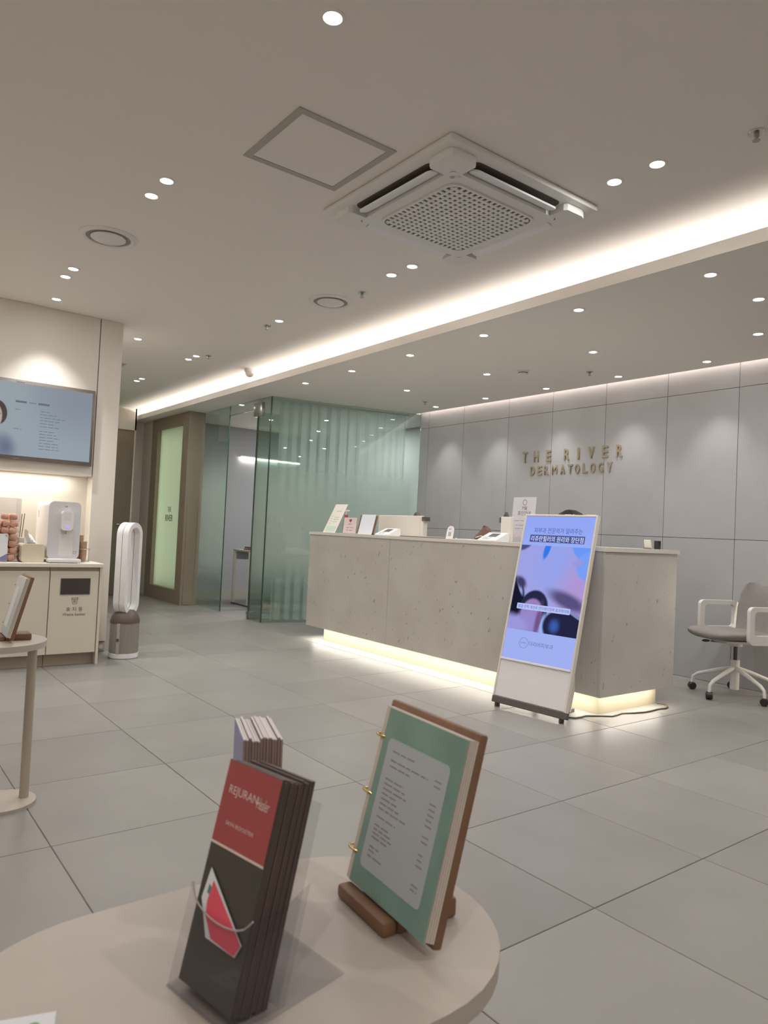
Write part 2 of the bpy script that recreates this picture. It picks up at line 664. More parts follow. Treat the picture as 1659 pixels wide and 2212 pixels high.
# ================================================================== SETTING
X0, X1, Y0, Y1 = -1.6, 7.2, -2.0, 10.7
floor = struct('floor', B().box(X0, Y0, -0.12, X1, Y1, -0.004), 'grout', label='large pale grey porcelain floor tiles with thin joints')
tile_me = B().box(0.0015, 0.0015, -0.012, 0.5985, 0.5985, 0.0, 0.0015, 1).mesh('tile', False)
tile_me.materials.append(MT['tile'])
TX, TY = 0.6083, 1.2730
for i in range(-3, 10):
    for j in range(-4, 16):
        link('tile', tile_me, None, floor, T(TX + 0.6 * i, TY + 0.6 * j, RND.uniform(-0.0006, 0)))

struct('ceiling', B().box(X0, Y0, ZU, 3.76, Y1, ZU + 0.1), 'ceiling', label='plain white ceiling over the waiting hall')
struct('ceiling', B().box(3.40, Y0, ZL, 5.49, Y1, ZL + 0.03).box(5.49, 6.64, ZL, 6.3, Y1, ZL + 0.03).box(5.49, Y0, ZL, X1, 1.5, ZL + 0.03),
       'ceiling', label='lower white ceiling over the reception')
struct('trim_1', B().box(3.375, Y0, ZL, 3.40, Y1, 2.567), 'ceiling', label='upstand of the lit ceiling cove')
struct('trim_2', B().box(3.76, Y0, ZL + 0.03, 3.80, Y1, ZU + 0.1).box(5.45, Y0, ZL + 0.03, 5.49, Y1, ZU + 0.1).box(5.45, Y0, ZU, 5.7, 6.64, ZU + 0.1), 'ceiling')

struct('added_light_trim', B().box(-1.6, Y0, ZL, -1.44, 5.88, ZL + 0.03).box(-1.44, Y0, ZL, -1.42, 5.88, 2.567), 'ceiling')  # unseen lip, added to dress the side fill strip

# sign wall: stone panels 0.6 x 1.2 on a dark backing
wb = struct('wall_back', B().box(5.575, 1.5, 0, 5.75, 6.62, ZU), 'joint', label='reception back wall clad in large grey panels')
ys = [1.5, 1.56, 2.165, 2.772, 3.381, 3.995, 4.61, 5.19, 5.87, 6.47, 6.62]
zs = [0.0, 1.13, 2.323, ZU]
for a, b_ in zip(ys, ys[1:]):
    for c, d in zip(zs, zs[1:]):
        P('panel', B().box(5.555, a + 0.0018, c + 0.0018, 5.577, b_ - 0.0018, d - 0.0018, 0.001, 1), 'panel', wb)
struct('wall_right', B().box(5.75, 1.45, 0, X1, 1.5, ZU).box(X1, Y0, 0, X1 + 0.1, 1.5, ZU), 'wall')
struct('wall_near', B().box(X0, Y0 - 0.1, 0, X1 + 0.1, Y0, ZU), 'wall')
struct('wall_side', B().box(X0 - 0.1, Y0 - 0.1, 0, X0, Y1, ZU), 'wall')

struct('trim_4', B().box(5.505, 1.985, 0.08, 5.553, 2.010, 0.92, 0.003), 'offwhite')

# TV wall, its column, the niche under the TV
wl = struct('wall_left', B().box(X0, 6.02, 0, 1.765, 10.15, ZU), 'wall', label='white wall with the television and the drinks niche')
P('tv_panel', B().box(X0, 5.88, 1.386, 1.585, 6.02, ZU - 0.001, 0.001, 1), 'wall', wl)
P('column', B().box(1.592, 5.88, 0.088, 1.765, 6.02, ZU - 0.001, 0.001, 1), 'wall', wl)
P('column_base', B().box(1.592, 5.905, 0.0, 1.765, 6.02, 0.087), 'toe', wl)
P('seam', B().box(1.584, 5.90, 1.387, 1.593, 6.02, ZU), 'joint', wl)
o = thing('power_outlet', 'small grey power outlet on the base of the white column', 'outlet', (1.735, 5.905, 0.043))
P('cover', B().box(-0.030, -0.006, -0.033, 0.030, 0, 0.036, 0.003), 'frame_grey', o)
P('socket', B().lathe([(0, 0), (0.017, 0), (0.017, 0.003), (0.012, 0.003), (0.012, 0.001), (0, 0.001)], n=20).xf(T(0, -0.006, 0) @ Matrix.Rotation(PI / 2, 4, 'X')), 'offwhite', o)

# far end of the corridor
struct('wall_far', B().box(1.765, 10.23, 2.33, 3.325, 10.33, ZU).box(1.765, 10.23, 0, 2.36, 10.33, 2.33).box(3.305, 10.23, 0, 3.325, 10.62, ZU)
       .box(3.325, 10.6, 0, 3.9, 10.7, ZU).box(1.765, 10.33, 0, 3.305, 10.40, ZU), 'wall')
d3 = struct('door_3', B().box(2.36, 10.25, 0, 3.305, 10.33, 2.33), 'dark_door', label='dark taupe door at the far end of the corridor')
P('door_leaf', B().box(2.44, 10.238, 0.01, 3.235, 10.262, 2.26, 0.003), 'dark_door', d3)
P('handle', B().box(3.12, 10.215, 0.98, 3.20, 10.24, 1.0, 0.004), 'chrome', d3)

# wooden door unit with a tall frosted light beside the glass room
XD = 3.55
struct('wall_passage', B().box(XD + 0.01, 10.2, 0, 3.8, 10.6, ZL), 'wall')
d1 = struct('door_1', B().box(XD, 8.86, 0, XD + 0.19, 9.055, ZL).box(XD, 9.975, 0, XD + 0.19, 10.2, ZL).box(XD, 9.055, 2.345, XD + 0.19, 9.975, ZL)
            .box(XD, 9.055, 0, XD + 0.19, 9.975, 0.178).box(XD + 0.19, 8.86, 0, XD + 0.22, 10.2, ZL), 'door_wood',
            label='taupe wooden door unit with a tall glowing frosted pane')
P('frosted_pane', B().box(XD + 0.05, 9.05, 0.17, XD + 0.058, 9.98, 2.35), 'frosted', d1)
P('side_panel', B().box(XD + 0.035, 8.852, 0.004, XD + 0.17, 8.86, 1.30, 0.001, 1), 'door_wood', d1)
F = fr((XD + 0.049, 9.51, 1.04), -PI / 2)
link('lettering', text_mesh('THE', 0, 0.155, w=0.12, h=0.07, align='C', depth=0.002), MT['ink_light'], d1, F)
link('lettering', text_mesh('RIVER', 0, 0.03, w=0.26, h=0.085, align='C', depth=0.002), MT['ink'], d1, F)

# glass room
GX = 3.762
w1 = struct('window_1', B().box(GX - 0.006, 8.11, 0.004, GX + 0.006, 8.85, ZL), 'pane', label='fixed glass pane left of the open glass door')
P('frost_film', B().box(GX + 0.0075, 8.115, 0.004, GX + 0.008, 8.85, ZL), 'film', w1)
P('edge', B().box(GX - 0.006, 8.106, 0.004, GX + 0.006, 8.1095, ZL), 'glass_edge', w1)
w2 = struct('window_2', B().box(GX - 0.006, 7.06, 0.004, GX + 0.006, 7.37, ZL), 'pane', label='narrow glass pane at the corner of the glass room')
P('frost_film', B().box(GX + 0.0075, 7.065, 0.004, GX + 0.008, 7.365, ZL), 'film', w2)
P('edge', B().box(GX - 0.007, 7.052, 0.004, GX + 0.007, 7.0595, ZL), 'glass_edge', w2)
P('edge', B().box(GX - 0.006, 7.3705, 0.004, GX + 0.006, 7.3745, 2.385), 'glass_edge', w2)
P('patch_fitting', B().box(GX - 0.022, 7.25, 2.30, GX + 0.022, 7.44, 2.46, 0.003), 'chrome', w2)
w4 = struct('window_4', B().box(GX - 0.006, 7.377, 2.39, GX + 0.006, 8.105, ZL), 'pane', label='glass transom above the open glass door')
P('edge', B().box(GX - 0.006, 7.377, 2.386, GX + 0.006, 8.105, 2.3895), 'glass_edge', w4)
GA = math.atan2(6.62 - 7.047, 5.56 - 3.77)
w3len = math.hypot(6.62 - 7.047, 5.56 - 3.77)
FG = fr((3.772, 7.047, 0), GA)
w3 = struct('window_3', B().box(0, 0.004, -0.012, w3len, ZL, 0.0), 'pane', label='wide green tinted glass wall behind the counter end', mtx=FG)
P('frost_film', B().box(0, 0.004, -0.0145, w3len, ZL, -0.014), 'film', w3)
P('edge', B().box(w3len + 0.0002, 0.004, -0.012, w3len + 0.008, ZL, 0.0), 'glass_edge', w3)
d2 = struct('door_2', B().box(0, 0.012, -0.006, 0.72, 2.37, 0.006), 'pane', label='frosted glass pivot door standing open into the room', mtx=fr((GX + 0.03, 7.40, 0), math.radians(3)))
P('frost_film', B().box(0, 0.012, -0.008, 0.72, 2.37, -0.0075), 'film', d2)
P('edge', B().box(-0.006, 0.012, -0.006, -0.0005, 2.37, 0.006), 'glass_edge', d2)
P('pivot_fitting', B().box(-0.03, 0.006, -0.02, 0.15, 0.085, 0.02, 0.003), 'chrome', d2)
struct('wall_room', B().box(3.775, 9.75, 0, 6.3, 9.85, ZL).box(6.2, 6.64, 0, 6.3, 9.75, ZL).box(5.75, 6.55, 0, 6.3, 6.64, ZL), 'grey_wall')
struct('baseboard_room', B().box(3.775, 9.735, 0, 6.2, 9.749, 0.11), 'frame_grey')

# ================================================================== CEILING THINGS
dl = thing('downlight', '', 'ceiling light', (0, 0, 0), group=None)
P('trim', B().lathe([(0.0285, -0.001), (0.030, -0.004), (0.040, -0.004), (0.042, 0.0), (0.0285, 0.0)], n=28, close=True), 'ceiling', dl)
P('lens', B().lathe([(0, -0.0022), (0.028, -0.0022), (0.028, -0.0006), (0, -0.0006)], n=28), 'lens', dl)


def spot(x, y, z, k=1.0, size=110, blend=0.95):
    d = bpy.data.lights.new('downlight_lamp', 'SPOT')
    d.energy, d.color, d.spot_size, d.spot_blend, d.shadow_soft_size = SPOT_W * k, NEUTRAL, math.radians(size), blend, 0.03
    o = bpy.data.objects.new('downlight_lamp', d)
    COL.objects.link(o)
    o.location = (x, y, z - 0.04)
    if size < 90:
        return
    a = bpy.data.lights.new('downlight_soft', 'AREA')
    a.shape, a.size, a.energy, a.color = 'DISK', 0.05, WIDE_W * k, NEUTRAL
    o = bpy.data.objects.new('downlight_soft', a)
    COL.objects.link(o)
    o.location = (x, y, z - 0.006)


DL = [
    (1.136, 1.867, ZU, 'large round downlight alone at the top edge of the photo', 1),
    (1.136, 3.267, ZU, 'right light of the downlight pair left of the access hatch', 1),
    (1.136, 3.469, ZU, 'left light of the downlight pair left of the access hatch', 1),
    (1.118, 4.840, ZU, 'right light of the downlight pair left below the round air vent', 1),
    (1.118, 5.036, ZU, 'left light of the downlight pair left below the round air vent', 1),
    (1.193, 5.606, ZU, 'single downlight close to the wall above the television', 1.3),
    (2.011, 6.282, ZU, 'single downlight just right of the white column top', 1),
    (2.631, 6.485, ZU, 'right light of the corridor downlight pair nearer the dome camera', 1),
    (2.631, 6.674, ZU, 'left light of the corridor downlight pair nearer the dome camera', 1),
    (2.631, 8.003, ZU, 'right light of the farthest downlight pair deep in the corridor', 1),
    (2.631, 8.172, ZU, 'left light of the farthest downlight pair deep in the corridor', 1),
    (2.622, 4.870, ZU, 'single downlight left of the round vent near the cove', 1),
    (2.632, 3.284, ZU, 'right light of the downlight pair just below the air conditioner', 1),
    (2.632, 3.484, ZU, 'left light of the downlight pair just below the air conditioner', 1),
    (2.628, 1.892, ZU, 'left light of the bright downlight pair right of the air conditioner', 1),
    (2.628, 1.686, ZU, 'right light of the bright downlight pair right of the air conditioner', 1),
    (3.600, 1.971, ZL, 'biggest downlight of the row just below the cove', 1),
    (3.605, 2.821, ZL, 'second biggest downlight of the row just below the cove', 1),
    (3.611, 3.651, ZL, 'third downlight from the right in the row below the cove', 1),
    (3.622, 4.492, ZL, 'fourth downlight from the right in the row below the cove', 1),
    (3.631, 5.331, ZL, 'fifth downlight from the right in the row below the cove', 1),
    (3.635, 6.142, ZL, 'sixth downlight of the row below the cove, by the glass room', 1),
    (4.146, 1.976, ZL, 'upper downlight at the right edge of the photo', 1),
    (4.823, 2.294, ZL, 'lower downlight at the right edge of the photo', 1),
    (4.494, 3.367, ZL, 'right downlight of the middle reception row', 1),
    (4.511, 4.500, ZL, 'middle downlight of the middle reception row, left of the smoke detector', 1),
    (4.511, 5.619, ZL, 'left downlight of the middle reception row, before the glass wall', 1),
    (5.300, 2.906, ZL, 'rightmost downlight of the row grazing the panelled wall', 1.2),
    (5.308, 3.703, ZL, 'second downlight from the right grazing the panelled wall', 1.2),
    (5.310, 4.498, ZL, 'downlight above the bronze wall lettering', 1.2),
    (5.300, 5.292, ZL, 'second downlight from the left grazing the panelled wall', 1.2),
    (5.310, 6.080, ZL, 'leftmost downlight in the corner of panelled wall and glass', 1.2),
    (3.790, 7.864, ZL, 'downlight above the open glass door', 1),
    (4.597, 8.62, ZL, 'downlight inside the glass room', 1),
]
HIDDEN = [(1.136, -0.1, ZU), (2.63, 0.2, ZU), (-0.4, 1.8, ZU), (-0.4, 3.3, ZU), (-0.3, 4.9, ZU), (3.6, 0.9, ZU * 0 + ZL), (-0.45, -0.2, ZU), (2.63, -1.2, ZU), (4.5, 0.6, ZL), (0.3, -1.2, ZU), (-0.4, 6.9 - 8.2, ZU)]  # extra downlights added out of view to fill the hall with light
for i, (x, y, z, lab, k) in enumerate(DL):
    if i == 0:
        dl.location = (x, y, z)
        tag(dl, lab, 'ceiling light', 'recessed ceiling downlights')
    else:
        dup(dl, T(x, y, z), lab, 'recessed ceiling downlights')
    graze = x > 5.2 and z == ZL
    if abs(y - 5.606) < 0.01:
        spot(x, y, z, 8.5, 86, 1.0)
    elif graze:
        spot(x, y, z, 1.9, 76, 0.75)
    else:
        spot(x, y, z, k)
for x, y, z in HIDDEN:
    dup(dl, T(x, y, z), 'added fill downlight out of view around the camera', 'added fill downlights out of view')
    spot(x, y, z, 1.25)

# access hatch
ht = thing('access_hatch', 'square ceiling access hatch with a grey frame', 'hatch', (1.532, 2.574, ZU))
P('frame', B().ringprism(rrect(-0.233, -0.234, 0.233, 0.234, 0.001, 1), rrect(-0.203, -0.204, 0.203, 0.204, 0.001, 1), -0.005, 0.0), 'frame_grey', ht)
P('panel', B().box(-0.202, -0.203, -0.003, 0.202, 0.203, 0.0), 'ceiling', ht)
h2 = thing('access_hatch', 'grey framed ceiling hatch half hidden behind the white column', 'hatch', (2.02, 7.62, ZU))
P('frame', B().ringprism(rrect(-0.24, -0.24, 0.24, 0.24, 0.001, 1), rrect(-0.212, -0.212, 0.212, 0.212, 0.001, 1), -0.005, 0.0), 'frame_grey', h2)
P('panel', B().box(-0.21, -0.21, -0.003, 0.21, 0.21, 0.0), 'ceiling', h2)

# ceiling cassette air conditioner
ac = thing('air_conditioner', 'white square ceiling cassette air conditioner with a perforated grille', 'air conditioner', (2.300, 2.545, ZU))
P('surround', B().box(-0.468, -0.468, -0.028, 0.468, 0.468, 0.0, 0.008), 'ac', ac)
P('face', B().prism(rrect(-0.335, -0.335, 0.335, 0.335, 0.03), -0.062, -0.028), 'ac', ac)
for k in range(4):
    Rz = Matrix.Rotation(PI / 2 * k, 4, 'Z')
    P('air_slot', B().prism(rrect(-0.275, 0.338, 0.275, 0.412, 0.034), -0.031, -0.0285).xf(Rz), 'slot', ac)
    P('louvre', B().prism(rrect(-0.262, -0.030, 0.262, 0.030, 0.026), -0.004, 0.004).xf(Rz @ T(0, 0.371, -0.050) @ Matrix.Rotation(math.radians(-15), 4, 'X')), 'white', ac)
    P('corner_cap', B().prism([(0.283, 0.3355), (0.283, 0.415), (0.295, 0.430), (0.395, 0.432), (0.420, 0.424), (0.432, 0.395), (0.430, 0.295), (0.415, 0.283), (0.3355, 0.283), (0.3355, 0.325), (0.325, 0.3355)], -0.062, -0.0285).xf(Rz), 'ac', ac)
G = 0.262
P('grille_backing', B().prism(rrect(-G, -G, G, G, 0.05), -0.0645, -0.0622), 'grille_dark', ac)
gb = B()
outer, inner = rrect(-G - 0.012, -G - 0.012, G + 0.012, G + 0.012, 0.058), rrect(-G, -G, G, G, 0.05)
gb.ringprism(outer, inner, -0.070, -0.0622)
NB = 17
for i in range(1, NB):
    t = -G + 2 * G * i / NB
    ins = 0.012 if i in (1, NB - 1) else 0.0
    gb.box(t - 0.0070, -G + ins, -0.0698, t + 0.0070, G - ins, -0.0646)
    gb.box(-G + ins, t - 0.0082, -0.0697, G - ins, t + 0.0082, -0.0647)
gr = P('grille', gb, 'ac', ac, smooth=False)
gr['kind'] = 'stuff'
FA = T(-0.262, -0.318, -0.0625) @ Matrix.Rotation(math.radians(45), 4, 'Z') @ Matrix.Rotation(PI, 4, 'X')
P('logo', B().lathe([(0, 0), (0.011, 0), (0.011, 0.0008), (0, 0.0008)], n=20).xf(T(-0.300, -0.292, -0.0633)), 'frame_grey', ac)
link('logo', text_mesh('LG', 0.0, 0.0, w=0.026, h=0.015), MT['frame_grey'], ac, T(-0.287, -0.300, -0.0627) @ Matrix.Rotation(math.radians(-45), 4, 'Z') @ Matrix.Rotation(PI, 4, 'X'))

# round air diffusers
for x, y, lab in ((1.133, 4.15, 'round ceiling air vent above the drinks corner'), (2.648, 4.19, 'round ceiling air vent beside the cove, farther away')):
    v = thing('air_vent', lab, 'air vent', (x, y, ZU), group='round ceiling air vents')
    P('rim', B().lathe([(0.118, 0.0), (0.120, -0.008), (0.135, -0.012), (0.156, -0.004), (0.157, 0.0)], n=48), 'ac', v)
    P('throat', B().lathe([(0.09, -0.0005), (0.12, -0.0005), (0.12, -0.003), (0.09, -0.003)], n=48, close=True), 'throat', v)
    P('disc', B().lathe([(0, -0.016), (0.085, -0.015), (0.094, -0.010), (0.094, -0.006), (0, -0.006)], n=48), 'ac', v)

# sprinklers, smoke detector, dome camera
for x, y, z, lab in ((2.693, 1.312, ZU, 'ceiling sprinkler at the right edge above the cove'), (2.694, 3.88, ZU, 'ceiling sprinkler beside the round vent near the cove'),
                     (2.617, 5.054, ZU, 'ceiling sprinkler next to the single downlight near the cove'), (2.704, 6.376, ZU, 'ceiling sprinkler next to the corridor downlight pair'),
                     (5.010, 3.779, ZL, 'tiny sprinkler in the reception ceiling before the lettering'), (5.039, 5.953, ZL, 'tiny sprinkler in the reception ceiling near the glass wall')):
    s = thing('sprinkler', lab, 'sprinkler', (x, y, z), group='ceiling sprinklers')
    P('plate', B().lathe([(0.012, 0), (0.030, -0.001), (0.028, -0.005), (0.012, -0.006), (0, -0.006)], n=24), 'chrome', s)
    P('head', B().lathe([(0.010, -0.006), (0.010, -0.018), (0.005, -0.022), (0.005, -0.030), (0.014, -0.031), (0.014, -0.033), (0, -0.033)], n=16), 'frame_grey', s)
sd = thing('smoke_detector', 'round white smoke detector in the reception ceiling', 'smoke detector', (4.623, 4.178, ZL))
P('base', B().lathe([(0, 0), (0.055, 0), (0.055, -0.010), (0, -0.010)], n=28), 'ac', sd)
P('sensor', B().lathe([(0.042, -0.010), (0.040, -0.026), (0.030, -0.036), (0, -0.038)], n=28), 'ac', sd)
P('sensor_slot', B().lathe([(0.0415, -0.017), (0.0425, -0.020), (0.0410, -0.023), (0.03, -0.02)], n=28, close=True), 'grille_dark', sd)
dc = thing('dome_camera', 'small white dome camera hanging before the lit cove', 'camera', (3.253, 6.604, ZU))
P('base', B().lathe([(0, 0), (0.055, 0), (0.055, -0.022), (0.048, -0.030), (0, -0.030)], n=28), 'ac', dc)
P('dome', B().lathe([(0.044, -0.030), (0.043, -0.050), (0.033, -0.070), (0.015, -0.080), (0, -0.081)], n=28), 'offwhite', dc)

# ================================================================== RECEPTION COUNTER
CX, CY, CZ = 3.69, 2.617, 1.004
rc = thing('reception_counter', 'long marble reception counter floating on a lit plinth', 'counter', (CX, CY, 0))


def L(b, x0, y0, z0, x1, y1, z1, bev=0.002):
    return b.box(x0 - CX, y0 - CY, z0, x1 - CX, y1 - CY, z1, bev, 1)


P('marble_panel', L(B(), 3.69, 4.73, 0.126, 3.99, 5.998, CZ), 'marble', rc)
P('marble_panel', L(B(), 3.69, CY + 0.021, 0.126, 3.99, 4.728, CZ), 'marble', rc)
P('marble_panel', L(B(), 3.69, CY, 0.126, 4.485, CY + 0.0205, CZ), 'marble', rc)
P('end_body', L(B(), 3.99, CY + 0.0215, 0.126, 4.48, 2.95, CZ), 'offwhite', rc)
P('countertop', B().prism([(x - CX, y - CY) for x, y in ((3.682, 2.609), (4.50, 2.609), (4.50, 2.96), (4.0, 2.96), (4.0, 6.006), (3.682, 6.006))], CZ + 0.0005, 1.030), 'slab', rc)
P('plinth', B().prism([(x - CX, y - CY) for x, y in ((3.79, 2.70), (4.42, 2.70), (4.42, 2.94), (3.98, 2.94), (3.98, 5.82), (3.79, 5.82))], 0.0, 0.1255), 'plinth', rc)
P('desk_worktop', L(B(), 3.991, 2.96, 0.70, 4.45, 5.95, 0.73), 'offwhite', rc)
P('desk_leg', L(B(), 4.0, 5.93, 0.0, 4.45, 5.95, 0.70), 'offwhite', rc)

# wall lettering
sg = thing('wall_sign', 'bronze capital lettering on the panelled back wall', 'sign', (5.555, 4.38, 1.70))
for s, xs_, z, w, h in (('THERIVER', (4.939, 4.793, 4.634, 4.415, 4.279, 4.133, 3.981, 3.83), 0.134, 0.062, 0.110),
                        ('DERMATOLOGY', (4.831, 4.74, 4.657, 4.553, 4.456, 4.367, 4.285, 4.196, 4.109, 4.02, 3.926), 0.0, 0.056, 0.092)):
    for ch, yy in zip(s, xs_):
        ww = 0.019 if ch == 'I' else (w * 1.12 if ch == 'M' else w)
        link('letter', text_mesh(ch, 0, 0, w=ww, h=h, align='C', depth=0.012, z=0.006, bold=0.0 if ch == 'M' else 0.022), MT['sign'], sg, fr((0, yy - 4.38, z), -PI / 2))

# ------------------------------------------------------------------ on the counter
CT = 1.0302


def fy(x, y, z, deg=-90.0, lean=0.0):
    return fr((x, y, z), math.radians(deg), math.radians(lean))


# tall leaning leaflet in an easel (left end of the counter)
t = thing('leaflet_stand', 'tall narrow leaning price leaflet at the left end of the counter', 'leaflet', mtx=fy(3.79, 5.93, CT, -88, 27))
P('card', B().box(0, 0, -0.003, 0.20, 0.315, 0), 'offwhite', t)
P('back_leg', B().box(0.03, 0.02, -0.008, 0.17, 0.22, -0.0032), 'page', t)
P('print', scribble([(0.07, 0.15, 0.235), (0.03, 0.05, 0.18), (0.03, 0.05, 0.155), (0.03, 0.05, 0.13), (0.03, 0.05, 0.10), (0.08, 0.16, 0.17), (0.08, 0.16, 0.145), (0.08, 0.15, 0.12)], t=0.004), 'ink_light', t)
P('picture', B().box(0.02, 0.012, 0, 0.18, 0.07, 0.0004), M('mint_print', (196, 214, 200), 0.6), t)
# pump bottle
t = thing('pump_bottle', 'sanitizer pump bottle with a red collar behind the pink card', 'bottle', (3.90, 5.70, CT))
P('bottle', B().lathe([(0, 0), (0.030, 0), (0.032, 0.004), (0.032, 0.118), (0.026, 0.134), (0.013, 0.142), (0, 0.142)], n=24), 'acrylic', t)
P('collar', B().lathe([(0, 0.1425), (0.018, 0.1425), (0.018, 0.176), (0.010, 0.180), (0, 0.180)], n=20), 'pump_red', t)
P('pump', B().tube([(0, 0, 0.180), (0, 0, 0.216)], 0.0055).box(-0.009, -0.050, 0.211, 0.009, 0.012, 0.223, 0.003), 'white', t)
# clear bag beside it
# pink acrylic card
t = thing('card_stand', 'blush pink price card in a clear stand next to the pump bottle', 'card stand', mtx=fy(3.80, 5.60, CT, -90, 6))
P('card', B().box(0, 0.004, -0.003, 0.205, 0.150, 0), 'blush', t)
P('clear_cover', B().box(-0.004, 0.0, -0.0062, 0.209, 0.154, -0.0035).box(-0.004, 0.007, -0.06, 0.209, 0.0105, -0.0062), 'acrylic', t)
P('emblem', B().prism([(0.080, 0.125), (0.092, 0.135), (0.118, 0.135), (0.130, 0.125), (0.105, 0.102)], 0, 0.0004), 'pump_red', t)
P('print', scribble([(0.075, 0.135, 0.088), (0.05, 0.085, 0.055), (0.10, 0.17, 0.055), (0.05, 0.085, 0.032), (0.10, 0.165, 0.032)], t=0.004), 'ink', t)
# table mirror with a brown back
t = thing('table_mirror', 'white faced counter mirror with a brown easel back', 'mirror', mtx=fy(3.78, 5.33, CT, -90, 14))
P('panel', B().box(0, 0.0, -0.008, 0.205, 0.185, 0.0, 0.002, 1), M('bright_card', (232, 236, 246), 0.3), t)
P('back_leg', B().box(-0.035, 0.012, -0.036, 0.20, 0.182, -0.0085, 0.002, 1), 'walnut', t)
P('foot', B().box(0.0, 0.0, -0.10, 0.205, 0.004, -0.036, 0.001, 1), 'walnut', t, Matrix.Rotation(math.radians(14), 4, 'X'))
# white monitor-like box panel
t = thing('desk_partition', 'wide white box panel standing on the counter behind the terminal', 'panel', (4.02, 4.70, 0.7302))
P('board', B().box(0.0, 0.045, 0.0, 0.05, 0.64, 0.485, 0.003, 1), 'offwhite', t)
P('end_board', B().box(0.0, 0.0, 0.0, 0.05, 0.044, 0.475, 0.003, 1), 'offwhite', t)
P('clip', B().prism([(0, 0), (0.06, 0), (0.03, 0.03)], -0.02, 0.02).xf(T(0.025, 0.085, 0.486) @ Matrix.Rotation(PI / 2, 4, 'Z') @ Matrix.Rotation(PI / 2, 4, 'X')), 'darkgrey', t)
P('clip', B().box(-0.004, -0.030, 0.440, 0.054, 0.018, 0.478, 0.003, 1), 'darkgrey', t)
t = thing('desk_partition', 'narrow white upright box beside the opening notice', 'panel', (3.95, 3.628, CT))
P('board', B().box(0.0, 0.0, 0.0, 0.03, 0.10, 0.185, 0.003, 1), 'offwhite', t)
P('clip', B().prism([(-0.02, 0), (0.02, 0), (0.0, 0.035)], -0.012, 0.012).xf(T(0.015, 0.06, 0.186) @ Matrix.Rotation(PI / 2, 4, 'Z') @ Matrix.Rotation(PI / 2, 4, 'X')), 'darkgrey', t)
P('clip', B().box(0.0, 0.1005, 0.14, 0.03, 0.118, 0.18, 0.002, 1), 'darkgrey', t)
# card terminals
for y, lab in ((5.095, 'white payment terminal in front of the wide white panel'), (3.815, 'white payment terminal beside the narrow white box')):
    t = thing('card_terminal', lab, 'terminal', (3.80, y, CT), -PI / 2, 'payment terminals on the counter')
    b = B().prism([(0, 0), (0.14, 0), (0.14, 0.062), (0.125, 0.065), (0, 0.008)], 0, 0.19).xf(Matrix(((0, 0, 1, 0), (1, 0, 0, 0), (0, 1, 0, 0), (0, 0, 0, 1))))
    P('body', b, 'white', t)
    F = Matrix(((1, 0, 0, 0), (0, 0.910, -0.4146, 0.0), (0, 0.4146, 0.910, 0.0085), (0, 0, 0, 1)))
    P('display', B().box(0.055, 0.058, 0.0, 0.135, 0.115, 0.0015), 'darkgrey', t, F)
    P('keys', scribble([(0.03, 0.11, 0.045), (0.03, 0.11, 0.03), (0.03, 0.11, 0.015)], t=0.005), 'ink_light', t, F)
# small arched stand
t = thing('arched_stand', 'small white arched sign stand in the middle of the counter', 'sign stand', mtx=fy(3.80, 4.165, CT, -90, 10))
arch = [(0, 0), (0.075, 0)] + [(0.0375 + 0.0375 * math.cos(PI * i / 12), 0.068 + 0.036 * math.sin(PI * i / 12)) for i in range(13)]
P('plate', B().prism(arch, -0.006, 0), 'white', t)
P('print', scribble([(0.02, 0.055, 0.080), (0.024, 0.052, 0.074)], t=0.003), 'ink_light', t)
P('print_frame', B().box(0.022, 0.022, 0, 0.053, 0.055, 0.0005), 'frame_grey', t)
P('foot', B().box(0.0, 0.0, -0.05, 0.075, 0.004, -0.0062), 'white', t, Matrix.Rotation(math.radians(10), 4, 'X'))
# flat trays
t = thing('tray', 'flat dark edged tray in front of the white panel', 'tray', (3.86, 4.49, CT), 0)
P('dish', B().box(-0.07, -0.24, 0, 0.07, 0.24, 0.006, 0.002, 1), 'darkgrey', t)
P('mat', B().box(-0.064, -0.234, 0.0062, 0.064, 0.10, 0.009, 0.001, 1), 'offwhite', t)
t = thing('notepad', 'thin white pad of paper lying right of the arched stand', 'notepad', (3.86, 3.95, CT), 0.05)
P('sheets', B().box(-0.07, -0.10, 0, 0.07, 0.10, 0.006), 'paper', t)
P('clip', B().box(-0.066, 0.085, 0.0062, 0.066, 0.099, 0.009, 0.001, 1), 'chrome', t)
# bag behind counter
t = thing('handbag', 'soft brown bag lying behind the second payment terminal', 'bag', (4.04, 3.985, CT - 0.0))
pb = B()
rows = []
for i in range(9):
    a = i / 8
    w = 0.095 * math.sqrt(max(0.02, 1 - a * a)) * (1 + 0.12 * math.sin(7 * a))
    rows.append([(0.035 * (1 - 0.5 * a) * math.cos(2 * PI * k / 14), w * math.sin(2 * PI * k / 14) - 0.02 * a, 0.105 * a) for k in range(14)])
P('body', pb.loft(rows), 'brown', t)
P('strap', B().tube([(0, -0.06, 0.07), (0.0, -0.035, 0.105), (0, 0.0, 0.115), (0, 0.025, 0.085)], 0.006), 'brown', t)
P('zip', B().tube([(-0.03, -0.07, 0.02), (-0.034, 0.0, 0.035), (-0.03, 0.06, 0.02)], 0.004), 'offwhite', t)
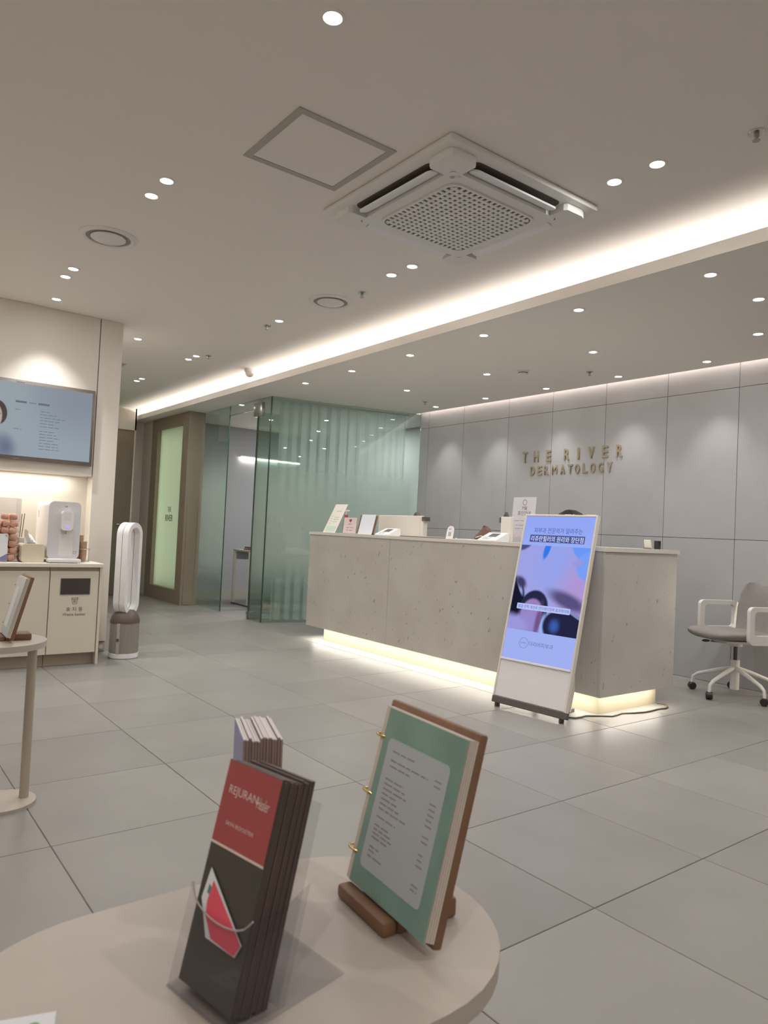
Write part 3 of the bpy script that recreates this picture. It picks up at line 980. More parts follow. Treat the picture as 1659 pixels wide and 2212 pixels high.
# notice
t = thing('notice_stand', 'tall white opening notice in a clear stand beside the kiosk top', 'notice', mtx=fy(4.12, 3.775, CT, -90, 4))
NM = M('notice_print', (206, 204, 210), 0.5)
P('sheet', B().box(-0.010, 0.0, -0.003, 0.215, 0.345, 0), NM, t)
P('clear_base', B().box(-0.012, 0.0, -0.09, 0.217, 0.004, -0.0035), 'acrylic', t, Matrix.Rotation(math.radians(4), 4, 'X'))
link('lettering', text_mesh('7월', 0.107, 0.248, w=0.050, h=0.028, align='C', z=0.0006), MT['ink'], t)
link('lettering', text_mesh('휴진안내', 0.107, 0.205, w=0.125, h=0.034, align='C', z=0.0006), MT['ink'], t)
P('emblem', B().ringprism([(0.107 + 0.022 * math.cos(a), 0.305 + 0.022 * math.sin(a)) for a in [k * PI / 8 for k in range(16)]], [(0.107 + 0.016 * math.cos(a), 0.305 + 0.016 * math.sin(a)) for a in [k * PI / 8 for k in range(16)]], 0, 0.0006), 'ink_light', t)
P('print', scribble([(0.02, 0.17, 0.165), (0.03, 0.15, 0.13), (0.03, 0.15, 0.105)], t=0.004), 'ink_light', t)
for px, py in ((0.025, 0.07), (0.05, 0.05), (0.075, 0.062), (0.10, 0.045)):
    P('flower_print', B().lathe([(0, 0), (0.011, 0), (0.011, 0.0006), (0, 0.0006)], (px, py, 0), 10), 'blush', t)
# pen stand and cup on the right end
t = thing('phone_stand', 'slim white stand leaning beside the black cup on the counter end', 'stand', (4.43, 2.80, CT), 0)
P('plate', B().box(-0.006, -0.025, 0, 0.006, 0.025, 0.062, 0.002, 1).xf(Matrix.Rotation(math.radians(-14), 4, 'Y')), 'offwhite', t)
P('base', B().box(-0.02, -0.025, 0, 0.012, 0.025, 0.006, 0.002, 1), 'darkgrey', t)
t = thing('cup', 'small black cylinder cup on the right end of the counter', 'cup', (4.475, 2.76, CT))
P('body', B().lathe([(0, 0), (0.0215, 0), (0.022, 0.003), (0.022, 0.055), (0.0195, 0.055), (0.0195, 0.008), (0, 0.008)], n=24), 'black', t)
P('rim', B().lathe([(0.0196, 0.0553), (0.0222, 0.0553), (0.0222, 0.058), (0.0196, 0.058)], n=24, close=True), 'darkgrey', t)

# staff chair behind the counter: only its black round top shows
t = thing('staff_chair', 'black office chair with a rounded top behind the kiosk', 'chair', (4.90, 3.85, 0))
rows = [[(0.03 * math.cos(2 * PI * k / 16) + 0.02, w * math.sin(2 * PI * k / 16), z) for k in range(16)] for w, z in ((0.17, 0.62), (0.20, 0.85), (0.19, 1.1), (0.165, 1.22), (0.12, 1.29), (0.05, 1.318), (0.01, 1.322))]
P('backrest', B().loft(rows), 'black', t)
P('seat', B().box(-0.42, -0.22, 0.46, 0.0, 0.22, 0.53, 0.03, 3), 'black', t)
P('back_stem', B().tube([(-0.05, 0, 0.44), (0.07, 0, 0.46), (0.075, 0, 0.75)], 0.02), 'black', t)
P('gas_lift', B().tube([(-0.2, 0, 0.07), (-0.2, 0, 0.46)], 0.025), 'darkgrey', t)
for k in range(5):
    a = 2 * PI * k / 5
    P('leg', B().tube([(-0.2, 0, 0.10), (-0.2 + 0.28 * math.cos(a), 0.28 * math.sin(a), 0.075)], [0.022, 0.015]).ball((-0.2 + 0.28 * math.cos(a), 0.28 * math.sin(a), 0.028), 0.028), 'black', t)

# ================================================================== DIGITAL KIOSK
KF = fr((3.3505, 3.1726, 0.035), -1.4788, 0.2286)
kk = thing('digital_kiosk', 'leaning white digital display stand in front of the counter', 'display stand', (3.3505, 3.1726, 0))
T0 = T(0, 0, 0)
KM = T(-3.3505, -3.1726, 0) @ KF
KW, KH = 0.534, 1.2185
P('side_rail', B().box(0, 0, -0.03, 0.012, KH, 0.004, 0.002, 1), 'offwhite', kk, KM)
P('side_rail', B().box(KW - 0.012, 0, -0.03, KW, KH, 0.004, 0.002, 1), 'offwhite', kk, KM)
P('top_rail', B().box(0.0122, KH - 0.012, -0.03, KW - 0.0122, KH, 0.004, 0.002, 1), 'offwhite', kk, KM)
P('lower_panel', B().box(0.0122, 0.034, -0.028, KW - 0.0122, 0.262, 0.0, 0.002, 1), 'white', kk, KM)
P('divider', B().box(0.0122, 0.2625, -0.03, KW - 0.0122, 0.276, 0.008, 0.002, 1), 'white', kk, KM)
P('kick_bar', B().box(0.0, -0.008, -0.04, KW, 0.033, 0.006, 0.003, 1), 'darkgrey', kk, KM)
P('back_shell', B().box(0.02, 0.28, -0.05, KW - 0.02, KH - 0.02, -0.031, 0.006, 2), 'white', kk, KM)
P('vent', scribble([(0.29, 0.36, 0.0), (0.44, 0.51, 0.0)], z=0.006, t=0.006).xf(T(0, KH, -0.015) @ Matrix.Rotation(-PI / 2, 4, 'X')), 'white', kk, KM)
skin, dark = (158, 160, 222), (34, 36, 66)
blobs = [
    (0.33, 0.90, 0.20, 0.16, 0, 0.9, (146, 160, 232)),
    (0.46, 0.70, 0.10, 0.22, 0, 0.9, (172, 148, 208)),
    (0.03, 1.02, 0.07, 0.04, 25, 0.25, (70, 78, 130)),
    (0.50, 0.98, 0.12, 0.06, -30, 0.12, (104, 150, 244)),
    (0.53, 0.90, 0.09, 0.09, 0, 0.10, (118, 156, 240)),
    (0.45, 0.915, 0.035, 0.022, 20, 0.15, (150, 150, 220)),
    (0.215, 1.0, 0.022, 0.075, -12, 0.25, (52, 120, 232)),
    (0.42, 0.675, 0.14, 0.045, -18, 0.5, (86, 78, 124)),
    (0.0, 0.66, 0.105, 0.15, 10, 0.10, (22, 24, 44)),
    (0.055, 0.74, 0.012, 0.06, 28, 0.4, (150, 158, 214)),
    (0.06, 0.765, 0.045, 0.03, -40, 0.5, (64, 60, 100)),
    (0.185, 0.605, 0.105, 0.118, -10, 0.07, (38, 40, 70)),
    (0.175, 0.575, 0.078, 0.092, -10, 0.12, (150, 128, 182)),
    (0.165, 0.51, 0.09, 0.085, -20, 0.35, (148, 134, 198)),
    (0.235, 0.53, 0.020, 0.10, -4, 0.6, (110, 84, 132)),
    (0.06, 0.50, 0.10, 0.05, -15, 0.5, (152, 150, 214)),
    (0.275, 0.50, 0.02, 0.075, 0, 0.4, (150, 176, 236)),
    (0.43, 0.50, 0.160, 0.115, -14, 0.07, (34, 36, 66)),
    (0.355, 0.515, 0.030, 0.035, 0, 0.8, (62, 92, 172)),
    (0.50, 0.590, 0.085, 0.010, -24, 0.4, (128, 138, 186)),
]
SX0, SX1, SY0, SY1 = 0.0135, KW - 0.0135, 0.277, KH - 0.0135
sp_ = P('screen', B().box(SX0, SY0, -0.02, SX1, SY1, -0.001), screen('kiosk_field', (152, 168, 232), [(0.27, 1.16, 0.6, 0.12, 0, 0.8, (142, 160, 234)), (0.27, 0.33, 0.5, 0.10, 0, 0.9, (154, 168, 230))], 0.9), kk, KM)
P('picture', B().box(SX0, 0.462, -0.0008, SX1, 1.012, -0.0004), screen('kiosk_picture', skin, blobs, 0.85), sp_)
navy = glow('kiosk_navy', (74, 86, 150), 0.85)
kwhite = glow('kiosk_white', (226, 232, 252), 0.9)
kpale = glow('kiosk_pale', (176, 186, 236), 0.9)
P('title_bar', B().box(0.066, 1.034, -0.0008, 0.469, 1.082, -0.0002), navy, sp_)
link('lettering', text_mesh('피부과 전문의가 알려주는', 0.268, 1.094, w=0.355, h=0.036, align='C', z=0.0002), navy, sp_)
link('lettering', text_mesh('리쥬란힐러의 원리와 장단점', 0.268, 1.0385, w=0.385, h=0.037, align='C', z=0.0004), kwhite, sp_)
P('caption_bar', B().prism(rrect(0.060, 0.594, 0.451, 0.631, 0.005), -0.0003, 0.0), kpale, sp_)
link('lettering', text_mesh('얼굴 탄력 개선과 안티에이징에 효과적이며', 0.256, 0.602, w=0.372, h=0.021, align='C', z=0.0004), navy, sp_)
link('lettering', text_mesh('더리버피부과', 0.288, 0.372, w=0.175, h=0.030, align='C', z=0.0002), glow('kiosk_grey', (104, 112, 170), 0.8), sp_)
P('logo', B().ringprism([(0.160 + 0.033 * math.cos(k * PI / 16), 0.385 + 0.033 * math.sin(k * PI / 16)) for k in range(32)],
                        [(0.160 + 0.031 * math.cos(k * PI / 16), 0.385 + 0.031 * math.sin(k * PI / 16)) for k in range(32)], -0.0005, 0.0002), glow('kiosk_grey2', (104, 112, 170), 0.8), sp_)
link('lettering', text_mesh('RIVER', 0.160, 0.380, w=0.040, h=0.010, align='C', z=0.0002), bpy.data.materials['kiosk_grey2'], sp_)
# rear support and casters
P('rear_strut', B().tube([(0.24, -0.10, 0.33), (0.275, -0.12, 0.15), (0.26, -0.13, 0.02)], 0.016).tube([(0.24, -0.42, 0.33), (0.275, -0.40, 0.15), (0.26, -0.39, 0.02)], 0.016), 'offwhite', kk)
P('rear_foot', B().prism([(0.24, -0.385), (0.36, -0.36), (0.385, -0.30), (0.36, -0.20), (0.30, -0.20)], 0.0, 0.022).prism([(0.24, -0.15), (0.30, -0.20), (0.36, -0.20), (0.30, -0.10)], 0.0, 0.022), 'darkgrey', kk)
for u in (0.03, 0.50):
    q = KM @ Vector((u, -0.008, -0.02))
    P('caster', B().box(q.x - 0.018, q.y - 0.008, 0, q.x + 0.018, q.y + 0.008, q.z + 0.004, 0.004, 2), 'darkgrey', kk)
cb = [(3.50, 2.80), (3.54, 2.74), (3.565, 2.697), (3.62, 2.695), (3.673, 2.702), (3.75, 2.66), (3.818, 2.616), (3.88, 2.622), (3.942, 2.633), (4.03, 2.60), (4.108, 2.582), (4.19, 2.58), (4.265, 2.587), (4.34, 2.575), (4.385, 2.590), (4.43, 2.625), (4.445, 2.65), (4.44, 2.672), (4.424, 2.69)]
tag(P('power_cable', B().tube([(x, y, 0.0055) for x, y in cb], 0.0052), 'cable'), 'grey power cable snaking on the floor at the counter end', 'cable')

# ================================================================== OFFICE CHAIR (right)
ca = math.radians(155)
ch = thing('office_chair', 'grey upholstered office chair with white arms at the right edge', 'chair', (5.20, 2.56, 0), ca)
# local +x is forward
P('gas_lift', B().tube([(0, 0, 0.20), (0, 0, 0.40)], 0.014), 'gas', ch)
P('column', B().tube([(0, 0, 0.05), (0, 0, 0.26)], 0.031, 14), 'chairwhite', ch)
for k in range(5):
    a = math.radians(30 + 72 * k) - ca
    c_, s_ = math.cos(a), math.sin(a)
    lg = P('leg', B().tube([(0.02 * c_, 0.02 * s_, 0.20), (0.12 * c_, 0.12 * s_, 0.17), (0.25 * c_, 0.25 * s_, 0.125), (0.285 * c_, 0.285 * s_, 0.10), (0.292 * c_, 0.292 * s_, 0.05)], [0.017, 0.016, 0.013, 0.011, 0.011], 10), 'chairwhite', ch)
    P('caster', B().lathe([(0, -0.022), (0.022, -0.022), (0.027, -0.016), (0.027, 0.016), (0.022, 0.022), (0, 0.022)], n=18).xf(T(0.292 * c_, 0.292 * s_, 0.0275) @ Matrix.Rotation(a + 0.7, 4, 'Z') @ Matrix.Rotation(PI / 2, 4, 'X')), 'black', lg)


def srow(x, w, z, th, n=20):
    return [(x, w * math.copysign(abs(math.cos(2 * PI * k / n)) ** 0.6, math.cos(2 * PI * k / n)), z + th * math.copysign(abs(math.sin(2 * PI * k / n)) ** 0.8, math.sin(2 * PI * k / n)) + 0.012 * (math.cos(2 * PI * k / n)) ** 2) for k in range(n)]


P('seat', B().loft([srow(0.275, 0.12, 0.435, 0.012), srow(0.262, 0.19, 0.440, 0.026), srow(0.22, 0.225, 0.446, 0.034), srow(0.1, 0.232, 0.446, 0.034), srow(-0.05, 0.228, 0.440, 0.032), srow(-0.16, 0.215, 0.442, 0.026), srow(-0.20, 0.19, 0.452, 0.016)]), 'fabric', ch, ang=60)


def brow_(z, w, x, th, n=20):
    return [(x + th * math.copysign(abs(math.sin(2 * PI * k / n)) ** 0.8, math.sin(2 * PI * k / n)) + 0.05 * math.cos(2 * PI * k / n) ** 2, w * math.copysign(abs(math.cos(2 * PI * k / n)) ** 0.6, math.cos(2 * PI * k / n)), z) for k in range(n)]


P('backrest', B().loft([brow_(0.44, 0.17, -0.18, 0.014), brow_(0.50, 0.21, -0.215, 0.022), brow_(0.62, 0.225, -0.235, 0.024), brow_(0.72, 0.215, -0.255, 0.022), brow_(0.79, 0.195, -0.275, 0.018), brow_(0.812, 0.165, -0.283, 0.008)]), 'fabric', ch, ang=60)
P('underframe', B().loft([srow(0.14, 0.10, 0.392, 0.010), srow(0.08, 0.17, 0.398, 0.014), srow(-0.10, 0.20, 0.398, 0.014), srow(-0.20, 0.14, 0.41, 0.012)]).tube([(0, 0, 0.36), (0, 0, 0.40)], 0.045, 14), 'chairwhite', ch)
for sgn in (-1, 1):
    arm = rrect(-0.215, 0.405, 0.115, 0.665, 0.035)
    hole = rrect(-0.175, 0.47, 0.078, 0.635, 0.025)
    P('armrest', B().ringprism(arm, hole, -0.016, 0.016).xf(T(0, sgn * 0.262, 0) @ Matrix.Rotation(PI / 2, 4, 'X')), 'chairwhite', ch)
P('lever', B().tube([(0.05, -0.03, 0.375), (0.13, -0.10, 0.378)], 0.005).ball((0.155, -0.12, 0.378), 0.035, 0.012, 0.010), 'darkgrey', ch)

# ================================================================== DRINKS CORNER
SZ = 0.7302
wk = tag(P('worktop', B().box(-1.2, 5.40, 0.703, 1.580, 6.0, 0.73, 0.002, 1), 'offwhite'), 'white worktop of the drinks corner under the television', 'worktop')
cabA = thing('base_cabinet', 'plain white base cabinet left of the waste cabinet', 'cabinet', (0.62, 5.42, 0))
P('body', B().box(-0.60, 0.02, 0.085, 0.598, 0.44, 0.7025), 'cabinet', cabA)
P('door', B().box(0.002, 0.0, 0.088, 0.598, 0.0195, 0.675, 0.0015, 1), 'cabinet', cabA)
P('door', B().box(-0.598, 0.0, 0.088, -0.002, 0.0195, 0.675, 0.0015, 1), 'cabinet', cabA)
P('toe_kick', B().box(-0.60, 0.06, 0, 0.598, 0.44, 0.0845), 'toe', cabA)
P('top_channel', B().box(-0.60, 0.012, 0.677, 0.598, 0.0198, 0.7025), 'toe', cabA)
cabB = thing('waste_cabinet', 'white cabinet with a dark waste slot and bin symbol', 'cabinet', (1.222, 5.42, 0))
P('body', B().box(0.0, 0.021, 0.085, 0.335, 0.44, 0.7025), 'cabinet', cabB)
dd = P('door', B().box(0.002, 0.0, 0.088, 0.331, 0.0205, 0.675, 0.0015, 1), 'cabinet', cabB)
P('toe_kick', B().box(0.0, 0.06, 0, 0.335, 0.44, 0.0845), 'toe', cabB)
P('top_channel', B().box(0.0, 0.012, 0.677, 0.335, 0.0206, 0.7025), 'toe', cabB)
P('side_panel', B().box(0.336, -0.004, 0, 0.354, 0.44, 0.7025, 0.001, 1), 'cabinet', cabB)
P('waste_slot', B().box(0.072, -0.0012, 0.508, 0.272, 0.0, 0.622), 'hole', dd)
P('slot_rim', B().ringprism(rrect(0.069, 0.505, 0.275, 0.625, 0.002, 1), rrect(0.073, 0.509, 0.271, 0.621, 0.002, 1), 0.0, 0.0025).xf(Matrix.Rotation(PI / 2, 4, 'X')), 'chrome', dd)
FD = fr((0, -0.0003, 0), 0)
bb = B()
for a_, b2 in (((0.152, 0.482), (0.159, 0.440)), ((0.159, 0.440), (0.187, 0.440)), ((0.187, 0.440), (0.194, 0.482)), ((0.148, 0.484), (0.198, 0.484)), ((0.165, 0.470), (0.167, 0.448)), ((0.173, 0.470), (0.173, 0.448)), ((0.181, 0.470), (0.179, 0.448)), ((0.154, 0.474), (0.192, 0.474))):
    bb.tube([(a_[0], a_[1], 0), (b2[0], b2[1], 0)], 0.0014, 6)
P('bin_symbol', bb, 'ink', dd, FD)
link('lettering', text_mesh('휴 지 통', 0.173, 0.388, w=0.112, h=0.030, align='C', z=0.0006), MT['ink'], dd, FD)
link('lettering', text_mesh('Waste basket', 0.173, 0.357, w=0.155, h=0.020, align='C', z=0.0006), MT['ink'], dd, FD)

# television
tv = thing('television', 'wall mounted television with a pale blue slide on screen', 'television', (1.568, 5.88, 1.462))
P('bezel', B().box(-1.062, -0.045, 0, 0, -0.002, 0.592, 0.004), 'bezel', tv)
FT = fr((-1.062, -0.0465, 0), 0)
tvm = screen('tv_field', (150, 160, 168), [
    (0.72, 0.30, 0.55, 0.40, 0, 0.9, (158, 170, 180)), (0.98, 0.50, 0.35, 0.25, 0, 0.9, (140, 148, 160)), (0.40, 0.40, 0.17, 0.34, 0, 0.8, (156, 168, 174)),
    (0.388, 0.335, 0.062, 0.088, 6, 0.06, (84, 74, 72)), (0.368, 0.305, 0.050, 0.090, 0, 0.10, (190, 172, 164)), (0.395, 0.325, 0.014, 0.004, 0, 0.5, (96, 76, 74)), (0.38, 0.24, 0.016, 0.005, 0, 0.5, (176, 120, 120)),
    (0.32, 0.06, 0.18, 0.13, 0, 0.45, (138, 150, 166)), (0.45, 0.09, 0.05, 0.07, 10, 0.9, (112, 120, 144)), (0.33, 0.19, 0.04, 0.04, 0, 0.5, (186, 168, 160))], 0.74)
ts = P('screen', B().box(0.022, 0.030, 0, 1.040, 0.566, 0.001), tvm, tv, FT)
tvink = glow('tv_ink', (98, 112, 118), 0.85)
P('title_print', scribble([(0.500, 0.575, 0.430), (0.655, 0.755, 0.430)], z=0.0016, t=0.015).box(0.59, 0.427, 0, 0.64, 0.432, 0.0016), tvink, ts)
rows_ = [(0.672, 0.672 + w, 0.376 - 0.0225 * i) for i, w in enumerate((0.065, 0.125, 0.175, 0.135, 0.10, 0.135))] + [(0.672, 0.672 + w, 0.228 - 0.0222 * i) for i, w in enumerate((0.11, 0.12, 0.145, 0.10, 0.135, 0.135, 0.14))]
_bp = P('body_print', scribble(rows_ + [(0.50, 0.535, 0.372), (0.50, 0.55, 0.228)], z=0.0016, t=0.004), tvink, ts)
_bp['kind'] = 'stuff'
P('logo', B().box(0.50, 0.576, 0, 0.56, 0.584, 0.0006), 'ink_light', tv, FT)
P('sensor', B().box(0.50, 0.010, 0, 0.55, 0.013, 0.0006), 'ink_light', tv, FT)

# water purifier
wp = thing('water_purifier', 'white rounded water purifier with a blue light on the worktop', 'water dispenser', (1.205, 5.50, SZ))
bod = B().prism(rrect(0, 0.03, 0.215, 0.437, 0.035), -0.375, 0.0)
P('body', bod.xf(Matrix.Rotation(PI / 2, 4, 'X')), 'white', wp)
P('front_panel', B().prism(rrect(-0.001, 0.028, 0.216, 0.438, 0.036), 0.0005, 0.012).xf(Matrix.Rotation(PI / 2, 4, 'X')), M('purifier_front', (214, 212, 214), 0.35), wp)
P('recess', B().prism(rrect(0.075, 0.045, 0.170, 0.235, 0.010), 0.0122, 0.0128).xf(Matrix.Rotation(PI / 2, 4, 'X')), 'ac', wp)
hd = P('tap_head', B().prism(rrect(0.078, 0.232, 0.158, 0.372, 0.024), 0.0125, 0.050).xf(Matrix.Rotation(PI / 2, 4, 'X')), 'white', wp)
P('touch_panel', B().prism(rrect(0.093, 0.30, 0.143, 0.362, 0.008), 0.0502, 0.0506).xf(Matrix.Rotation(PI / 2, 4, 'X')), 'ac', hd)
P('indicator_light', B().lathe([(0, 0), (0.0075, 0), (0.0075, 0.001), (0, 0.001)], n=20).xf(T(0.121, -0.0505, 0.259) @ Matrix.Rotation(PI / 2, 4, 'X')), 'blue_led', hd)
P('spout', B().tube([(0.112, -0.032, 0.235), (0.112, -0.032, 0.208)], 0.009, 14), 'chrome', wp)
P('drip_tray', B().box(-0.002, -0.085, 0.004, 0.217, 0.0, 0.030, 0.008), 'white', wp)
P('foot', B().box(0.02, -0.06, 0.0, 0.195, 0.35, 0.0045), 'darkgrey', wp)
P('side_grip', B().box(-0.0012, 0.30, 0.32, -0.0002, 0.318, 0.37), 'frame_grey', wp)
P('logo', B().prism([(0.10, 0.402), (0.107, 0.41), (0.112, 0.402), (0.118, 0.412), (0.124, 0.402), (0.112, 0.398)], 0.0125, 0.0131).xf(Matrix.Rotation(PI / 2, 4, 'X')), 'ink_light', wp)
P('rating_mark', B().ringprism([(0.187 + 0.014 * math.cos(k * PI / 8), 0.075 + 0.010 * math.sin(k * PI / 8)) for k in range(16)], [(0.187 + 0.009 * math.cos(k * PI / 8), 0.075 + 0.006 * math.sin(k * PI / 8)) for k in range(16)], 0.0125, 0.0131).xf(Matrix.Rotation(PI / 2, 4, 'X')), 'frame_grey', wp)

# tissue box
tb = thing('tissue_box', 'ivory tissue box with a tissue sticking out beside the purifier', 'tissue box', (1.04, 5.475, SZ))
P('box', B().prism(rrect(0, 0, 0.148, 0.128, 0.022), -0.20, 0.0).xf(Matrix.Rotation(PI / 2, 4, 'X')), 'ivory', tb)
P('opening', B().box(0.03, 0.04, 0.1281, 0.12, 0.14, 0.1286), 'toe', tb)
tr_ = [[(0.03 + 0.075 * u * (1 - 0.35 * v) + 0.006 * math.sin(9 * u), 0.08 + 0.02 * math.sin(5 * u + 3 * v), 0.1288 + v * (0.10 - 0.05 * u)) for u in [i / 8 for i in range(9)]] for v in [j / 5 for j in range(6)]]
P('tissue', B().sheet(tr_), 'tissue', tb)

# reed diffuser
rd = thing('reed_diffuser', 'grey reed diffuser jar with two dark sticks behind the tissue box', 'diffuser', (1.075, 5.76, SZ))
P('jar', B().box(-0.04, -0.035, 0, 0.04, 0.035, 0.165, 0.006), 'frame_grey', rd)
P('reed', B().tube([(0.0, 0, 0.1655), (0.008, 0.0, 0.335)], 0.0026, 6), 'reed', rd)
P('reed', B().tube([(0.012, 0.0, 0.1655), (0.026, 0.005, 0.34)], 0.0026, 6), 'reed', rd)

# clear container with orange snack packs
sb = thing('acrylic_container', 'tall clear acrylic container full of orange snack packs', 'container', (0.70, 5.54, SZ))
w_, d_, h_ = 0.335, 0.16, 0.44
P('front_wall', B().box(0, 0, 0.0, w_, 0.003, h_), 'acrylic', sb)
P('back_wall', B().box(0, d_ - 0.003, 0.0, w_, d_, h_), 'acrylic', sb)
P('side_wall', B().box(w_ - 0.003, 0.0032, 0, w_, d_ - 0.0032, h_), 'acrylic', sb)
P('side_wall', B().box(0, 0.0032, 0, 0.003, d_ - 0.0032, h_), 'acrylic', sb)
P('lid', B().box(-0.003, -0.003, h_ + 0.0003, w_ + 0.003, d_ + 0.003, h_ + 0.006), 'acrylic', sb)
pk = None
for kz in range(7):
    for ky in range(3):
        for kx in range(6):
            if kz == 6 and RND.random() < 0.3:
                continue
            mt = T(0.7308 + 0.0522 * kx + (0.008 if kz % 2 else 0.0) + RND.uniform(-0.002, 0.002), 5.569 + 0.049 * ky + RND.uniform(-0.001, 0.001), SZ + 0.027 + 0.0475 * kz + RND.uniform(-0.002, 0.002)) @ \
                Matrix.Rotation(RND.uniform(-0.28, 0.28), 4, 'Y') @ Matrix.Rotation(RND.uniform(-0.2, 0.2), 4, 'Z')
            if pk is None:
                me = B().box(-0.0250, -0.022, -0.0215, 0.0250, 0.022, 0.0215, 0.008, 1).mesh('snack_pack', True, 50)
                pk = link('snack_pack', me, MT['orange'], None, mt)
                tag(pk, 'small glossy orange snack pack inside the clear container', 'snack', 'orange snack packs in the container')
            else:
                c = pk.copy()
                COL.objects.link(c)
                c.matrix_local = mt
# card holder at left edge
cd = thing('card_stand', 'white card with a purple corner in front of the snack container', 'card stand', mtx=fr((0.80, 5.46, SZ), 0, math.radians(5)))
P('card', B().box(0, 0.004, -0.003, 0.150, 0.195, 0), 'paper', cd)
P('purple_corner', B().prism([(0.06, 0.005), (0.149, 0.005), (0.149, 0.060)], 0.0001, 0.0005), 'purple', cd)
P('screw', B().lathe([(0, 0), (0.005, 0), (0.005, 0.004), (0, 0.004)], (0.140, 0.184, 0), 14), 'chrome', cd)
P('clear_back', B().box(-0.003, 0.0, -0.007, 0.153, 0.199, -0.0034).box(-0.003, 0, -0.06, 0.153, 0.0035, -0.0072), 'acrylic', cd)
# paper cups in a wire stand
cs = thing('cup_rack', 'thin wire rack for paper cups right of the water purifier', 'rack', (1.485, 5.66, SZ))
wr = B()
for z in (0.006, 0.095):
    wr.tube([(0.058 * math.cos(k * PI / 12), 0.058 * math.sin(k * PI / 12), z) for k in range(24)], 0.002, 6, True)
for k in range(4):
    a = PI / 4 + k * PI / 2
    wr.tube([(0.058 * math.cos(a), 0.058 * math.sin(a), 0.0), (0.058 * math.cos(a), 0.058 * math.sin(a), 0.098)], 0.002, 6)
P('wire', wr, 'chrome', cs)
cupme = None
for (dx, dy, n0) in ((-0.008, 0.025, 7), (0.006, -0.025, 5)):
    for k in range(n0):
        if cupme is None:
            cupme = B().lathe([(0, 0.002), (0.0185, 0.0), (0.0225, 0.060), (0.0240, 0.0605), (0.0240, 0.063), (0.0215, 0.062), (0.0178, 0.004), (0, 0.004)], n=20).mesh('paper_cup')
        c = link('paper_cup', cupme, MT['kraft'], None, T(1.485 + dx, 5.66 + dy, SZ + 0.001 + 0.0635 - 0.0635 + 0.022 * k))
        tag(c, 'topmost kraft paper cup of the taller stack right of the purifier' if n0 == 7 and k == 6 else 'topmost kraft paper cup of the shorter stack right of the purifier' if n0 == 5 and k == 4 else 'kraft paper cup in the taller rear stack right of the purifier' if n0 == 7 else 'kraft paper cup in the shorter front stack right of the purifier', 'cup',
            'paper cups in the taller stack' if n0 == 7 else 'paper cups in the shorter stack')

# ================================================================== AIR PURIFIER
ap = thing('air_purifier', 'tall white bladeless tower fan and air purifier by the column', 'air purifier', (1.825, 5.62, 0))
P('base_ring', B().lathe([(0, 0), (0.104, 0), (0.110, 0.006), (0.110, 0.040), (0, 0.040)], n=48), 'white', ap)
P('grille', B().lathe([(0.106, 0.0405), (0.106, 0.268), (0.09, 0.268)], n=64), 'mesh_grey', ap)
gs = B()
for k in range(56):
    a = 2 * PI * k / 56
    gs.tube([(0.1068 * math.cos(a), 0.1068 * math.sin(a), 0.045), (0.1068 * math.cos(a), 0.1068 * math.sin(a), 0.262)], 0.0012, 4)
gs_ = P('grille_ribs', gs, 'frame_grey', ap)
gs_['kind'] = 'stuff'
P('side_strip', B().box(-0.012, -0.112, 0.042, 0.012, -0.104, 0.268, 0.002, 1).xf(Matrix.Rotation(math.radians(-42), 4, 'Z')), 'frame_grey', ap)
P('control_dial', B().lathe([(0, 0), (0.012, 0), (0.012, 0.004), (0, 0.004)], n=18).xf(Matrix.Rotation(math.radians(-42), 4, 'Z') @ T(0, -0.1122, 0.145) @ Matrix.Rotation(PI / 2, 4, 'X')), 'darkgrey', ap)
P('shoulder', B().lathe([(0.109, 0.2685), (0.109, 0.285), (0.100, 0.315), (0.082, 0.345), (0.06, 0.365), (0, 0.37)], n=48), 'shoulder', ap)
AXA = math.atan2(-0.77, 0.634)          # air outlet direction


def stadium(hw, z0, z1, n=14):
    return [(hw * math.cos(PI * i / n), z1 - hw + hw * math.sin(PI * i / n)) for i in range(n + 1)] + [(hw * math.cos(PI + PI * i / n), z0 + hw + hw * math.sin(PI + PI * i / n)) for i in range(n + 1)]


LM = fr((0, 0, 0), AXA + PI / 2)
P('loop_front', B().ringprism(stadium(0.098, 0.325, 1.04), stadium(0.062, 0.361, 1.004), 0.002, 0.050), 'white', ap, LM)
P('loop_rear', B().ringprism(stadium(0.098, 0.325, 1.04), stadium(0.062, 0.361, 1.004), -0.050, -0.002), 'white', ap, LM)
P('loop_seam', B().ringprism(stadium(0.096, 0.327, 1.038), stadium(0.064, 0.363, 1.002), -0.0022, 0.0022), 'darkgrey', ap, LM)

# ================================================================== SIDE TABLES
TZ = 0.60


def side_table(label, cx0, cx1, cy, legx):
    t = thing('side_table', label, 'side table', (cx1, cy, 0), group='oval side tables')
    P('tabletop', B().prism(capsule(cx0 - cx1, 0, 0, 0.180), TZ - 0.022, TZ), 'warmwhite', t)
    P('leg', B().tube([(legx - cx1, 0, 0.012), (legx - cx1, 0, TZ - 0.0222)], 0.0165, 20), M('table_leg', (180, 170, 156), 0.5) if 'table_leg' not in bpy.data.materials else bpy.data.materials['table_leg'], t)
    P('base', B().prism(capsule(cx0 - cx1, legx - cx1 - 0.075, 0, 0.115), 0.0, 0.012), 'warmwhite', t)
    return t


side_table('oval white side table at the left edge of the photo', 0.244, 0.478, 2.926, 0.614)
side_table('oval white side table in the foreground under the brochures', 0.2575, 0.492, 0.685, 0.63)


